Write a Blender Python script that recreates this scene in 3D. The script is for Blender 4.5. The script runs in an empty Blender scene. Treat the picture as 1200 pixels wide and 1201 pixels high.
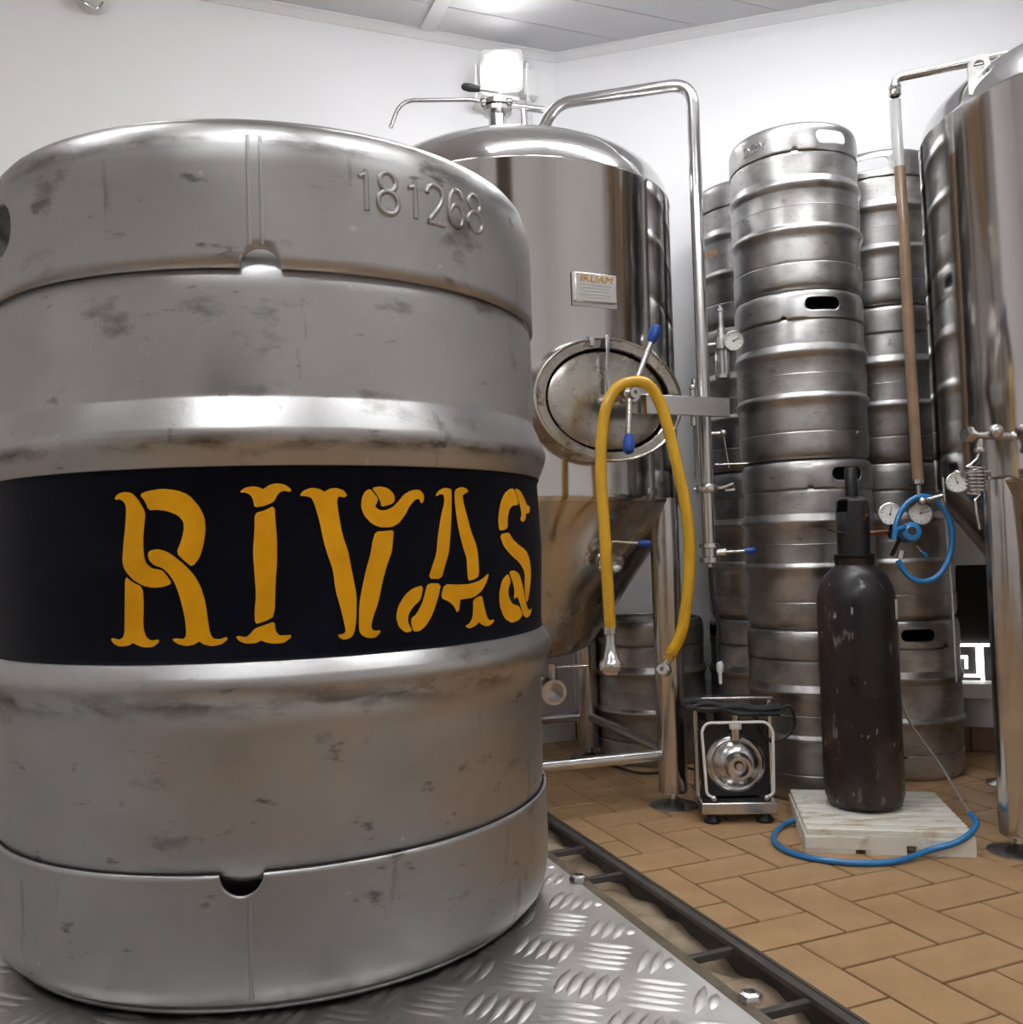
import bpy, bmesh, math, random
from mathutils import Vector, Matrix
random.seed(7)
PI = math.pi
sc = bpy.context.scene
COL = sc.collection

# ------------------------------------------------------------------ camera
F_PX, PITCH, ROLL, EYE = 1100.0, 0.035, -0.030, 0.82
_fw = Vector((0, math.cos(PITCH), math.sin(PITCH)))
_up0 = Vector((0, -math.sin(PITCH), math.cos(PITCH)))
_rt0 = Vector((1, 0, 0))
_rt = math.cos(ROLL)*_rt0 + math.sin(ROLL)*_up0
_up = -math.sin(ROLL)*_rt0 + math.cos(ROLL)*_up0
CAM = Vector((0, 0, EYE))
cd = bpy.data.cameras.new('camera')
cd.sensor_fit = 'HORIZONTAL'; cd.sensor_width = 36.0; cd.lens = F_PX/1200*36.0
cd.clip_start = 0.02
co = bpy.data.objects.new('camera', cd); COL.objects.link(co)
co.matrix_world = Matrix(((_rt.x, _up.x, -_fw.x, CAM.x), (_rt.y, _up.y, -_fw.y, CAM.y), (_rt.z, _up.z, -_fw.z, CAM.z), (0, 0, 0, 1)))
sc.camera = co

# ------------------------------------------------------------------ world, exposure
w = bpy.data.worlds.new('world'); sc.world = w; w.use_nodes = True
w.node_tree.nodes['Background'].inputs[0].default_value = (0.75, 0.8, 0.9, 1)
w.node_tree.nodes['Background'].inputs[1].default_value = 0.3
sc.view_settings.view_transform = 'Standard'; sc.view_settings.look = 'None'
sc.view_settings.gamma = 1.0; sc.view_settings.use_curve_mapping = False
sc.view_settings.exposure = 0.28
LAMP_STRENGTH = 48.0

# ------------------------------------------------------------------ helpers
def ray(x, y):
    return _fw + _rt*((x-600)/F_PX) - _up*((y-600.5)/F_PX)
def onz(x, y, z):
    d = ray(x, y); return CAM + d*((z-EYE)/d.z)
def ony(x, y, Y):
    d = ray(x, y); return CAM + d*(Y/d.y)

def mat(name, col, rough=0.5, metal=0.0, col2=None, nscale=6.0, namt=0.5, detail=4.0, stretch=(1, 1, 1), bump=0.0, bscale=60.0,
        rvar=0.0, trans=0.0, ior=1.45, emit=None, estr=0.0, stains=None, coat=0.0, spec=None, lohi=(0.4, 0.62), scuffs=None):
    m = bpy.data.materials.new(name); m.use_nodes = True
    nt = m.node_tree; N = nt.nodes; L = nt.links
    b = N['Principled BSDF']
    b.inputs['Base Color'].default_value = (*col, 1); b.inputs['Roughness'].default_value = rough
    b.inputs['Metallic'].default_value = metal; b.inputs['IOR'].default_value = ior
    if trans: b.inputs['Transmission Weight'].default_value = trans
    if coat: b.inputs['Coat Weight'].default_value = coat
    if spec is not None: b.inputs['Specular IOR Level'].default_value = spec
    if emit: b.inputs['Emission Color'].default_value = (*emit, 1); b.inputs['Emission Strength'].default_value = estr
    tc = N.new('ShaderNodeTexCoord'); mp = N.new('ShaderNodeMapping'); mp.inputs['Scale'].default_value = stretch
    L.new(tc.outputs['Object'], mp.inputs['Vector'])
    cur = None
    def noise(scale, det=4.0, vec=None):
        n = N.new('ShaderNodeTexNoise'); n.inputs['Scale'].default_value = scale; n.inputs['Detail'].default_value = det
        n.inputs['Roughness'].default_value = 0.6
        L.new(vec or mp.outputs['Vector'], n.inputs['Vector']); return n.outputs['Fac']
    def ramp(fac, lo, hi):
        r = N.new('ShaderNodeMapRange'); r.inputs['From Min'].default_value = lo; r.inputs['From Max'].default_value = hi
        L.new(fac, r.inputs['Value']); return r.outputs['Result']
    def mix(fac, a, bcol, amt=1.0):
        mx = N.new('ShaderNodeMix'); mx.data_type = 'RGBA'
        if amt != 1.0:
            mu = N.new('ShaderNodeMath'); mu.operation = 'MULTIPLY'; mu.inputs[1].default_value = amt
            L.new(fac, mu.inputs[0]); fac = mu.outputs[0]
        L.new(fac, mx.inputs['Factor'])
        if isinstance(a, tuple): mx.inputs['A'].default_value = (*a, 1)
        else: L.new(a, mx.inputs['A'])
        mx.inputs['B'].default_value = (*bcol, 1)
        return mx.outputs['Result']
    if col2 is not None:
        cur = mix(ramp(noise(nscale, detail), *lohi), col, col2, namt)
    if stains:
        for (c, sc_, lo, hi, st, amt) in stains:
            mp2 = N.new('ShaderNodeMapping'); mp2.inputs['Scale'].default_value = st
            mp2.inputs['Location'].default_value = (sc_*1.7, lo*9, hi*5)
            L.new(tc.outputs['Object'], mp2.inputs['Vector'])
            cur = mix(ramp(noise(sc_, 5.0, mp2.outputs['Vector']), lo, hi), cur if cur else col, c, amt)
    if scuffs:                                  # grime rubbed along the rolling rings and the rim
        sx = N.new('ShaderNodeSeparateXYZ'); L.new(tc.outputs['Object'], sx.inputs[0])
        mp3 = N.new('ShaderNodeMapping'); mp3.inputs['Scale'].default_value = (1, 1, 3.0); L.new(tc.outputs['Object'], mp3.inputs['Vector'])
        nz_ = ramp(noise(22, 6.0, mp3.outputs['Vector']), .44, .60)
        for (z0, wd_, c, amt) in scuffs:
            a = N.new('ShaderNodeMath'); a.operation = 'SUBTRACT'; a.inputs[1].default_value = z0; L.new(sx.outputs['Z'], a.inputs[0])
            a2 = N.new('ShaderNodeMath'); a2.operation = 'ABSOLUTE'; L.new(a.outputs[0], a2.inputs[0])
            r_ = N.new('ShaderNodeMapRange'); r_.inputs['From Min'].default_value = wd_; r_.inputs['From Max'].default_value = 0.0
            L.new(a2.outputs[0], r_.inputs['Value'])
            mu = N.new('ShaderNodeMath'); mu.operation = 'MULTIPLY'; L.new(r_.outputs['Result'], mu.inputs[0]); L.new(nz_, mu.inputs[1])
            cur = mix(mu.outputs[0], cur, c, amt)
    if cur: L.new(cur, b.inputs['Base Color'])
    if rvar:
        r = N.new('ShaderNodeMapRange'); r.inputs['From Min'].default_value = .35; r.inputs['From Max'].default_value = .65
        r.inputs['To Min'].default_value = max(0.01, rough-rvar); r.inputs['To Max'].default_value = rough+rvar
        L.new(noise(nscale*1.7, 5.0), r.inputs['Value']); L.new(r.outputs['Result'], b.inputs['Roughness'])
    if bump:
        bp = N.new('ShaderNodeBump'); bp.inputs['Strength'].default_value = bump; bp.inputs['Distance'].default_value = 0.002
        L.new(noise(bscale, 3.0), bp.inputs['Height']); L.new(bp.outputs['Normal'], b.inputs['Normal'])
    return m

M = {}
M['wall'] = mat('wall_paint', (.82, .82, .84), .75, 0, (.79, .785, .79), 1.2, .5, bump=.05, bscale=40)
M['wall2'] = mat('room_paint', (.72, .71, .70), .75, 0, (.68, .67, .66), 1.2, .5)
M['ceil'] = mat('pvc_ceiling', (.62, .62, .64), .4, 0, (.56, .56, .58), 2, .5)
M['cornice'] = mat('pvc_cornice', (.70, .70, .71), .4, 0, (.62, .62, .63), 3, .4)
M['tile'] = mat('floor_tile_glaze', (.42, .265, .135), .42, 0, (.34, .205, .10), 5, .7, bump=.08, bscale=90, rvar=.08,
                stains=[((.20, .12, .06), 9, .60, .75, (1, 1, 1), .35)])
M['grout'] = mat('grout', (.14, .085, .045), .85, 0, (.09, .055, .03), 12, .8, bump=.2)
M['basetile'] = mat('base_tile', (.20, .115, .065), .5, 0, (.15, .085, .05), 6, .7)
M['hero'] = mat('keg_satin_steel', (.49, .487, .49), .37, 1, (.36, .355, .352), 4.5, .75, detail=6, bump=.05, bscale=180, rvar=.07,
                stains=[((.29, .28, .275), 3.2, .47, .68, (1, 1, 1.2), .55), ((.15, .14, .135), 15, .61, .71, (1, 1, 2.0), .7),
                        ((.10, .095, .09), 34, .635, .715, (1, 1, 2.4), .75), ((.15, .14, .135), 20, .64, .72, (2.6, 2.6, .5), .55),
                        ((.85, .84, .83), 60, .70, .77, (1, 1, 1.2), .7)],
                scuffs=[(.3195, .006, (.09, .075, .055), .9), (.174, .011, (.10, .085, .065), .9), (.494, .007, (.09, .08, .075), .8)])
M['keg'] = mat('keg_steel', (.53, .525, .525), .36, 1, (.41, .405, .40), 6, .7, detail=6, rvar=.06, bump=.05, bscale=120,
               stains=[((.20, .185, .175), 7, .46, .68, (1, 1, 1.8), .65), ((.12, .11, .10), 30, .62, .72, (1, 1, 2), .6)])
M['keg2'] = mat('keg_steel_warm', (.47, .46, .455), .38, 1, (.34, .33, .325), 7, .7, detail=6, rvar=.06, bump=.05, bscale=120,
                stains=[((.15, .135, .125), 6, .44, .68, (1, 1, 1.4), .7), ((.10, .09, .085), 26, .62, .72, (1, 1, 2), .6)])
M['polish'] = mat('polished_steel', (.65, .642, .64), .11, 1, (.59, .58, .575), 3, .6, rvar=.02, stretch=(1, 1, .3), bump=.012, bscale=14)
M['satin'] = mat('satin_steel', (.60, .592, .59), .22, 1, (.50, .492, .49), 8, .6, rvar=.05)
M['dirty'] = mat('stained_steel', (.55, .52, .48), .22, 1, (.40, .36, .31), 5, .7, detail=6, rvar=.09, stretch=(1, 1, .35), bump=.03, bscale=50)
M['lid'] = mat('lid_steel', (.50, .475, .44), .25, 1, (.36, .33, .28), 6, .7, detail=6, rvar=.07, bump=.05, bscale=70)
M['tread'] = mat('tread_plate', (.47, .455, .44), .40, 1, (.39, .375, .36), 9, .6, rvar=.07, bump=.04, bscale=150)
M['navy'] = mat('navy_paint', (.0018, .0026, .0065), .5, 0, (.003, .004, .009), 9, .7, bump=.06, bscale=220, spec=.10)
M['gold'] = mat('gold_paint', (.74, .35, .006), .6, 0, (.60, .265, .004), 40, .6, bump=.05, bscale=260, spec=.15)
M['black'] = mat('black_rubber', (.012, .012, .014), .5, 0, (.02, .02, .022), 20, .5)
M['blackp'] = mat('black_paint', (.010, .010, .012), .33, 0, (.016, .015, .016), 10, .5)
M['cyl'] = mat('cylinder_paint', (.007, .007, .010), .36, 0, (.022, .014, .013), 7, .8, detail=6, bump=.15, bscale=40, rvar=.1, stretch=(1, 1, .7),
               stains=[((.055, .030, .022), 5.5, .52, .62, (1, 1, .55), .8), ((.22, .21, .20), 17, .60, .66, (1.4, 1.4, .45), .6), ((.42, .41, .39), 33, .66, .71, (1.2, 1.2, .6), .8)])
M['blue'] = mat('blue_plastic', (.006, .055, .30), .35, 0, (.005, .04, .22), 20, .5)
M['bluehose'] = mat('blue_hose', (.015, .17, .42), .3, 0, (.010, .12, .32), 20, .5, coat=.3)
M['yhose'] = mat('yellow_hose', (.74, .43, .012), .20, 0, (.60, .34, .012), 14, .6, trans=.25, coat=.4, stretch=(1, 1, .4))
M['clear'] = mat('clear_hose', (.80, .80, .80), .18, 0, (.7, .7, .7), 20, .4, trans=.45, coat=.3)
M['amber'] = mat('amber_liquid_hose', (.31, .205, .13), .2, 0, (.24, .155, .095), 14, .5, trans=.2, coat=.4)
M['pallet'] = mat('white_plastic', (.80, .78, .71), .5, 0, (.70, .67, .58), 8, .5, stains=[((.38, .21, .08), 7, .54, .68, (1, 4, 1), .75)])
M['white'] = mat('white_enamel', (.78, .78, .77), .35, 0, (.70, .70, .69), 12, .4)
M['dial'] = mat('gauge_dial', (.75, .75, .72), .4, 0, (.68, .68, .65), 18, .4)
M['ink'] = mat('dial_ink', (.03, .03, .03), .5, 0, (.05, .05, .05), 18, .4)
M['glass'] = mat('clear_glass', (.95, .95, .95), .03, 0, (.93, .93, .93), 12, .2, trans=.95)
M['drain'] = mat('drain_frame', (.075, .07, .068), .5, .3, (.12, .10, .085), 14, .8, bump=.1, bscale=90)
M['lip'] = mat('drain_lip', (.17, .14, .10), .6, .2, (.11, .09, .065), 14, .8, bump=.1)
M['mud'] = mat('drain_sediment', (.24, .18, .12), .7, 0, (.36, .28, .20), 16, .9, detail=6, bump=.5, bscale=40)
M['plate'] = mat('nameplate', (.70, .69, .66), .25, .8, (.62, .61, .58), 12, .4)
M['pgold'] = mat('plate_lettering', (.45, .24, .03), .4, .2, (.35, .18, .02), 30, .4)
M['line'] = mat('plate_print', (.30, .29, .27), .5, .2, (.4, .39, .37), 30, .4)
M['rust'] = mat('copper_fitting', (.30, .14, .07), .35, .9, (.22, .10, .05), 20, .5)
M['orange'] = mat('orange_sticker', (.60, .26, .05), .5, 0, (.35, .2, .1), 30, .8)
M['lampdiff'] = mat('lamp_diffuser', (.9, .9, .9), .5, 0, emit=(.97, .985, 1.0), estr=LAMP_STRENGTH)
M['flood'] = mat('flood_lens', (.9, .9, .9), .4, 0, emit=(1.0, .99, .97), estr=45.0)
M['dark'] = mat('opening_shade', (.02, .02, .023), .6, 0, (.03, .03, .032), 5, .5)  # near-black colour that paints the shade inside the low window
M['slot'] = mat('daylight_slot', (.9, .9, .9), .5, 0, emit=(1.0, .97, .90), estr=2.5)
M['wood'] = mat('dark_door', (.10, .07, .05), .5, 0, (.07, .05, .035), 4, .8, stretch=(6, 6, .6))

OFF = {}
class MB:
    def __init__(s): s.v = []; s.f = []
    def add(s, vs, fs):
        o = len(s.v); s.v += [Vector(p) for p in vs]; s.f += [tuple(i+o for i in f) for f in fs]; return s
    def box(s, c, size, ax=None):
        c = Vector(c); X, Y, Z = ax or (Vector((1, 0, 0)), Vector((0, 1, 0)), Vector((0, 0, 1)))
        a, b, d = [q/2 for q in size]
        vs = [c+X*i*a+Y*j*b+Z*k*d for k in (-1, 1) for j in (-1, 1) for i in (-1, 1)]
        return s.add(vs, [(0, 2, 3, 1), (4, 5, 7, 6), (0, 1, 5, 4), (2, 6, 7, 3), (0, 4, 6, 2), (1, 3, 7, 5)])
    def lathe(s, prof, seg=48, origin=(0, 0, 0), axis=(0, 0, 1), cap=(False, False), sx=1.0, xdir=None):
        o = Vector(origin); Z = Vector(axis).normalized()
        X = Vector(xdir) if xdir else (Vector((1, 0, 0)) if abs(Z.x) < .9 else Vector((0, 1, 0)))
        X = (X - Z*X.dot(Z)).normalized(); Y = Z.cross(X)
        vs = []; fs = []; n = len(prof)
        for (r, h) in prof:
            for k in range(seg):
                t = 2*PI*k/seg; vs.append(o + X*(r*sx*math.cos(t)) + Y*(r*math.sin(t)) + Z*h)
        for i in range(n-1):
            for k in range(seg):
                k2 = (k+1) % seg
                fs.append((i*seg+k, i*seg+k2, (i+1)*seg+k2, (i+1)*seg+k))
        if cap[0]: fs.append(tuple(range(seg-1, -1, -1)))
        if cap[1]: fs.append(tuple((n-1)*seg+k for k in range(seg)))
        return s.add(vs, fs)
    def cyl(s, a, b, r, r2=None, seg=20):
        a = Vector(a); b = Vector(b); d = b-a
        return s.lathe([(r, 0), (r if r2 is None else r2, d.length)], seg, a, d, (True, True))
    def ell(s, c, r, sz=1.0, axis=(0, 0, 1), seg=20, rings=10):
        pr = [(max(1e-5, r*math.sin(PI*i/rings)), -r*sz*math.cos(PI*i/rings)) for i in range(rings+1)]
        return s.lathe(pr, seg, c, axis)
    def torus(s, c, R, r, axis=(0, 0, 1), seg=40, sg=10, sx=1.0, xdir=None):
        pr = [(R+r*math.cos(2*PI*i/sg), r*math.sin(2*PI*i/sg)) for i in range(sg+1)]
        return s.lathe(pr, seg, c, axis, sx=sx, xdir=xdir)
    def tube(s, pts, r, seg=12, smooth=0, closed=False, cap=True):
        P = [Vector(p) for p in pts]
        if smooth: P = spline(P, smooth, closed)
        n = len(P); vs = []; fs = []
        T = []
        for i in range(n):
            a = P[(i-1) % n] if closed or i > 0 else P[i]; b = P[(i+1) % n] if closed or i < n-1 else P[i]
            T.append((b-a).normalized())
        X = T[0].orthogonal().normalized()
        for i in range(n):
            X = (X - T[i]*X.dot(T[i])); X = X.normalized() if X.length > 1e-6 else T[i].orthogonal().normalized()
            Y = T[i].cross(X); rr = r[i] if isinstance(r, (list, tuple)) else r
            for k in range(seg):
                t = 2*PI*k/seg; vs.append(P[i] + X*(rr*math.cos(t)) + Y*(rr*math.sin(t)))
        for i in range(n if closed else n-1):
            i2 = (i+1) % n
            for k in range(seg):
                k2 = (k+1) % seg; fs.append((i*seg+k, i*seg+k2, i2*seg+k2, i2*seg+k))
        if cap and not closed: fs += [tuple(range(seg-1, -1, -1)), tuple((n-1)*seg+k for k in range(seg))]
        return s.add(vs, fs)
    def prism(s, poly, z0, z1):
        n = len(poly)
        vs = [(p[0], p[1], z0) for p in poly] + [(p[0], p[1], z1) for p in poly]
        fs = [tuple(range(n-1, -1, -1)), tuple(range(n, 2*n))] + [(i, (i+1) % n, n+(i+1) % n, n+i) for i in range(n)]
        return s.add(vs, fs)
    def mesh(s, name, m, off=Vector((0, 0, 0)), sharp=38):
        me = bpy.data.meshes.new(name)
        me.from_pydata([tuple(v-off) for v in s.v], [], s.f)
        bm = bmesh.new(); bm.from_mesh(me); bmesh.ops.remove_doubles(bm, verts=bm.verts, dist=1e-6)
        bmesh.ops.recalc_face_normals(bm, faces=bm.faces); bm.to_mesh(me); bm.free()
        me.shade_smooth(); me.set_sharp_from_angle(angle=math.radians(sharp))
        me.materials.append(M[m]); return me
    def build(s, name, m, parent=None, sharp=38, label=None, bevel=0):
        off = OFF.get(parent, Vector((0, 0, 0))) if parent else Vector((0, 0, 0))
        o = bpy.data.objects.new(name, s.mesh(name, m, off, sharp)); COL.objects.link(o)
        if parent: o.parent = parent; OFF[o] = off
        if label: o['label'] = label
        if bevel:
            bv = o.modifiers.new('bevel', 'BEVEL'); bv.width = bevel; bv.segments = 2; bv.limit_method = 'ANGLE'
        return o

def spline(P, n, closed=False):
    out = []; m = len(P)
    rng = range(m) if closed else range(m-1)
    for i in rng:
        p1 = P[i]; p2 = P[(i+1) % m]
        p0 = P[(i-1) % m] if closed or i > 0 else p1*2-p2
        p3 = P[(i+2) % m] if closed or i+2 < m else p2*2-p1
        for k in range(n):
            t = k/n
            out.append(.5*((2*p1)+(p2-p0)*t+(2*p0-5*p1+4*p2-p3)*t*t+(3*p1-p0-3*p2+p3)*t*t*t))
    if not closed: out.append(P[-1])
    return out
def fillet(P, r, n=6):
    P = [Vector(p) for p in P]; out = [P[0]]
    for i in range(1, len(P)-1):
        a = (P[i-1]-P[i]); b = (P[i+1]-P[i]); d = min(r, a.length*.49, b.length*.49)
        A = P[i]+a.normalized()*d; B = P[i]+b.normalized()*d
        for k in range(n+1):
            t = k/n; out.append(A*(1-t)**2 + P[i]*2*t*(1-t) + B*t*t)
    out.append(P[-1]); return out

def tag(o, label, cat=None, group=None, kind=None):
    if label: o['label'] = label
    if cat: o['category'] = cat
    if group: o['group'] = group
    if kind: o['kind'] = kind
    return o
def thing(name, loc, label, cat, group=None):
    o = bpy.data.objects.new(name, None); COL.objects.link(o); o.location = loc; o.empty_display_size = .1
    OFF[o] = Vector(loc); return tag(o, label, cat, group)
def clip(poly, n, d):            # keep n.p <= d
    out = []
    for i in range(len(poly)):
        a = poly[i]; b = poly[(i+1) % len(poly)]
        da = n[0]*a[0]+n[1]*a[1]-d; db = n[0]*b[0]+n[1]*b[1]-d
        if da <= 0: out.append(a)
        if (da < 0 < db) or (db < 0 < da):
            t = da/(da-db); out.append((a[0]+(b[0]-a[0])*t, a[1]+(b[1]-a[1])*t))
    return out
def area(p):
    return abs(sum(p[i][0]*p[(i+1) % len(p)][1]-p[(i+1) % len(p)][0]*p[i][1] for i in range(len(p))))/2 if len(p) > 2 else 0

# ------------------------------------------------------------------ room shell
HC = 2.91
C0 = Vector((.241, 3.951, 0)); DL = Vector((-.929, -.370, 0)); DR = Vector((.960, -.281, 0))
NL = Vector((.370, -.929, 0)); NR = Vector((-.281, -.960, 0))       # into the room
LE = C0+DL*4.6; RE = C0+DR*3.6
LB = LE+NL*5.2; RB = RE+NR*5.8
ROOM = [(p.x, p.y) for p in (C0, LE, LB, RB, RE)]
def wall(name, a, b, openings=(), m='wall'):
    # a->b along the wall; openings (s0,s1,z0,z1)
    mb = MB(); d = (b-a); Lw = d.length; d = d.normalized(); n = Vector((-d.y, d.x, 0))
    mid = Vector((sum(p[0] for p in ROOM)/5, sum(p[1] for p in ROOM)/5, 0))
    if n.dot(mid-a) > 0: n = -n
    xs = sorted({0, Lw, *[q for o in openings for q in o[:2]]}); zs = sorted({-.1, HC+.1, *[q for o in openings for q in o[2:]]})
    for i in range(len(xs)-1):
        for k in range(len(zs)-1):
            cx, cz = (xs[i]+xs[i+1])/2, (zs[k]+zs[k+1])/2
            if any(o[0] < cx < o[1] and o[2] < cz < o[3] for o in openings): continue
            mb.box(a+d*cx+n*.06+Vector((0, 0, cz)), (xs[i+1]-xs[i], .12, zs[k+1]-zs[k]), (d, n, Vector((0, 0, 1))))
    o = mb.build(name, m); return tag(o, None, kind='structure')
wall('wall_left', C0-DL*.05, LE)
# low grille opening in the right wall
wp0 = onz(1108, 818, 0); 
def on_wall_right(px, py):
    d = ray(px, py); t = ((C0-CAM).dot(NR))/d.dot(NR); return CAM+d*t
ga = on_wall_right(1104, 800); gb = on_wall_right(1172, 745)
s0 = (ga-C0).dot(DR); s1 = (gb-C0).dot(DR); gz0 = ga.z; gz1 = on_wall_right(1130, 757).z+.30
wall('wall_right', C0-DR*.05, RE, [(s0+.05, s1+.05, gz0, gz1)])
wall('wall_side_left', LE, LB, (), 'wall2')
wall('wall_side_right', RE, RB, (), 'wall2')
wall('wall_back', LB, RB, [(1.2, 2.2, 0, 2.15)], 'wall2')

# ceiling: pvc planks parallel to the left wall
ceil = tag(MB().prism(clip(ROOM, (0, 0), 1), HC+.012, HC+.1).build('ceiling', 'ceil'), None, kind='structure')
j = 0; s = 0.0
while s < 5.6 and j < 60:
    a, b = s+.0015, s+.1985
    pl = clip(ROOM, (NL.x, NL.y), NL.dot(C0)+b); pl = clip(pl, (-NL.x, -NL.y), -(NL.dot(C0)+a)) if len(pl) > 2 else []
    if area(pl) > .01:
        for seg in ((-9, .55), (.60, 9)):       # split by the joining strip
            q = clip(pl, (DL.x, DL.y), DL.dot(C0)+seg[1]); q = clip(q, (-DL.x, -DL.y), -(DL.dot(C0)+seg[0])) if len(q) > 2 else []
            if area(q) > .005: MB().prism(q, HC, HC+.011).build('ceiling_plank', 'ceil', ceil, bevel=.002)
    s += .20; j += 1
st = MB().box(C0+DL*.575+NL*2.6+Vector((0, 0, HC-.002)), (.06, 5.2, .012), (DL, NL, Vector((0, 0, 1)))).build('joining_strip', 'cornice', ceil)
def cornice(name, a, d, n, L):
    prof = [(0, -.034), (.005, -.034), (.008, -.026), (.018, -.014), (.024, -.007), (.028, -.006), (.028, 0), (0, 0)]
    mb = MB(); vs = []; k = len(prof)
    for e in (0, L):
        for (u, z) in prof: vs.append(a+d*e+n*u+Vector((0, 0, HC+z)))
    mb.add(vs, [tuple(range(k)), tuple(range(2*k-1, k-1, -1))]+[(i, (i+1) % k, k+(i+1) % k, k+i) for i in range(k)])
    return tag(mb.build(name, 'cornice'), None, kind='structure')
cornice('trim_1', C0, DL, NL, 4.5); cornice('trim_2', C0, DR, NR, 3.5)

# ------------------------------------------------------------------ floor, drain, tiles
DU = Vector((.353, -.936, 0)); DN = Vector((.936, .353, 0))           # along / across the drain
dA, dB = .935, 1.101
floor = MB()
for poly in (clip(ROOM, (-DN.x, -DN.y), -dB), clip(ROOM, (DN.x, DN.y), dA)):
    floor.prism(poly, -.10, -.004)
floor = tag(floor.build('floor', 'grout'), None, kind='structure')
TS = .1238; U = Vector((.378, -.926, 0)); V = Vector((.926, .378, 0)); T0 = Vector((.572, 2.196, 0))
g = .0035
def tmesh(du, dv):
    mb = MB(); a, b = du*TS-g, dv*TS-g; bv = .0018
    lo = [U*x+V*y for x, y in ((g, g), (a, g), (a, b), (g, b))]; c = sum(lo, Vector())/4
    up = [p+(c-p).normalized()*bv*1.4 for p in lo]; Z = Vector((0, 0, 1))
    mb.add([p-Z*.012 for p in lo]+[p-Z*bv for p in lo]+up, [(i, (i+1) % 4, 4+(i+1) % 4, 4+i) for i in range(4)]+[(4+i, 4+(i+1) % 4, 8+(i+1) % 4, 8+i) for i in range(4)]+[(8, 9, 10, 11)])
    return mb.mesh('tile', 'tile', sharp=20)
tA, tB = tmesh(2, 1), tmesh(1, 2)
far = MB(); ntile = 0
inset = [(NL, .004), (NR, .012)]
def in_view(p):
    q = p-CAM; z = q.dot(_fw)
    if z < .3: return False
    x = 600+F_PX*q.dot(_rt)/z; y = 600.5-F_PX*q.dot(_up)/z
    return 600 < x < 1290 and 800 < y < 1290
for m_ in range(-40, 41):
    for n_ in range(-20, 21):
        for kind, (u0, v0, du, dv) in (('A', (0, 0, 2, 1)), ('B', (0, 1, 1, 2))):
            uu, vv = u0+m_+2*n_, v0+m_-2*n_
            base = T0+U*(uu*TS)+V*(vv*TS)
            cen = base+U*(du*TS/2)+V*(dv*TS/2)
            if cen.length > 6.5: continue
            poly = [tuple((base+U*x+V*y)[:2]) for x, y in ((g, g), (du*TS-g, g), (du*TS-g, dv*TS-g), (g, dv*TS-g))]
            a0 = area(poly)
            side = cen.dot(DN) > (dA+dB)/2
            poly = clip(poly, (-DN.x, -DN.y), -(dB+.004)) if side else clip(poly, (DN.x, DN.y), dA-.004)
            for nn, ins in inset:
                if len(poly) > 2: poly = clip(poly, (-nn.x, -nn.y), -(nn.dot(C0)+ins))
            if len(poly) > 2:
                e = RE; poly = clip(poly, (DR.x, DR.y), DR.dot(RE)-.02)
            if len(poly) > 2: poly = clip(poly, (DL.x, DL.y), DL.dot(LE)-.02)
            if len(poly) > 2: poly = clip(poly, (0, -1), 3.0)
            if area(poly) < .0006: continue
            if side and in_view(cen) and ntile < 290:
                if area(poly) > a0*.999:
                    o = bpy.data.objects.new('tile', tA if kind == 'A' else tB); COL.objects.link(o); o.parent = floor
                    o.location = base; o.location.z = random.uniform(-.0006, .0004)
                else:
                    o = MB().prism(poly, -.012, 0).build('tile', 'tile', floor)
                ntile += 1
            else: far.prism(poly, -.012, 0)
tag(far.build('tiles_beyond', 'tile', floor), None, kind='stuff')

# the drain channel
dr = thing('drain_channel', (DN*((dA+dB)/2)+DU*0)[:], 'dirty open floor drain channel running beside the tiled floor', 'drain')
Z1 = Vector((0, 0, 1))
def along(t, n_, z): return DU*t+DN*n_+Z1*z
def dbox(mb, t0, t1, n0, n1, z0, z1): return mb.box(along((t0+t1)/2, (n0+n1)/2, (z0+z1)/2), (t1-t0, n1-n0, z1-z0), (DU, DN, Z1))
t0, t1 = -3.4, 2.6
dbox(MB(), t0, t1, dA, dB, -.112, -.102).build('channel_bed', 'drain', dr)
dbox(MB(), t0, t1, dB-.006, dB, -.102, .001).build('channel_side', 'drain', dr)
dbox(MB(), t0, t1, dA, dA+.006, -.102, .001).build('channel_side', 'lip', dr)
fr = dbox(MB(), t0, t1, dB-.026, dB-.006, -.014, -.001).build('frame_bar', 'drain', dr, bevel=.002)
dbox(MB(), t0, t1, dA+.006, dA+.030, -.014, .000).build('frame_bar', 'lip', dr, bevel=.002)
for (px, py) in ((658, 963), (703, 991), (759, 1019), (903, 1103), (985, 1165)):
    tt = onz(px, py, -.01).dot(DU)
    dbox(MB(), tt-.008, tt+.008, dA+.03, dB-.026, -.024, -.008).build('cross_bar', 'drain', dr, bevel=.002)
mud = MB(); nx, ny = 220, 10; vs = []; fs = []
from mathutils import noise as mn
for i in range(nx+1):
    for k in range(ny+1):
        t = t0+.02+(t1-t0-.04)*i/nx; n_ = dA+.008+(dB-dA-.016)*k/ny
        p = along(t, n_, 0); h = mn.fractal(p*9, 1.0, 2.0, 4)*.022
        vs.append(p+Z1*(-.055+h+.012*(1-k/ny)))
for i in range(nx):
    for k in range(ny): fs.append((i*(ny+1)+k, (i+1)*(ny+1)+k, (i+1)*(ny+1)+k+1, i*(ny+1)+k+1))
mud.add(vs, fs); tag(mud.build('sediment', 'mud', dr, sharp=180), None, kind='stuff')

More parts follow.
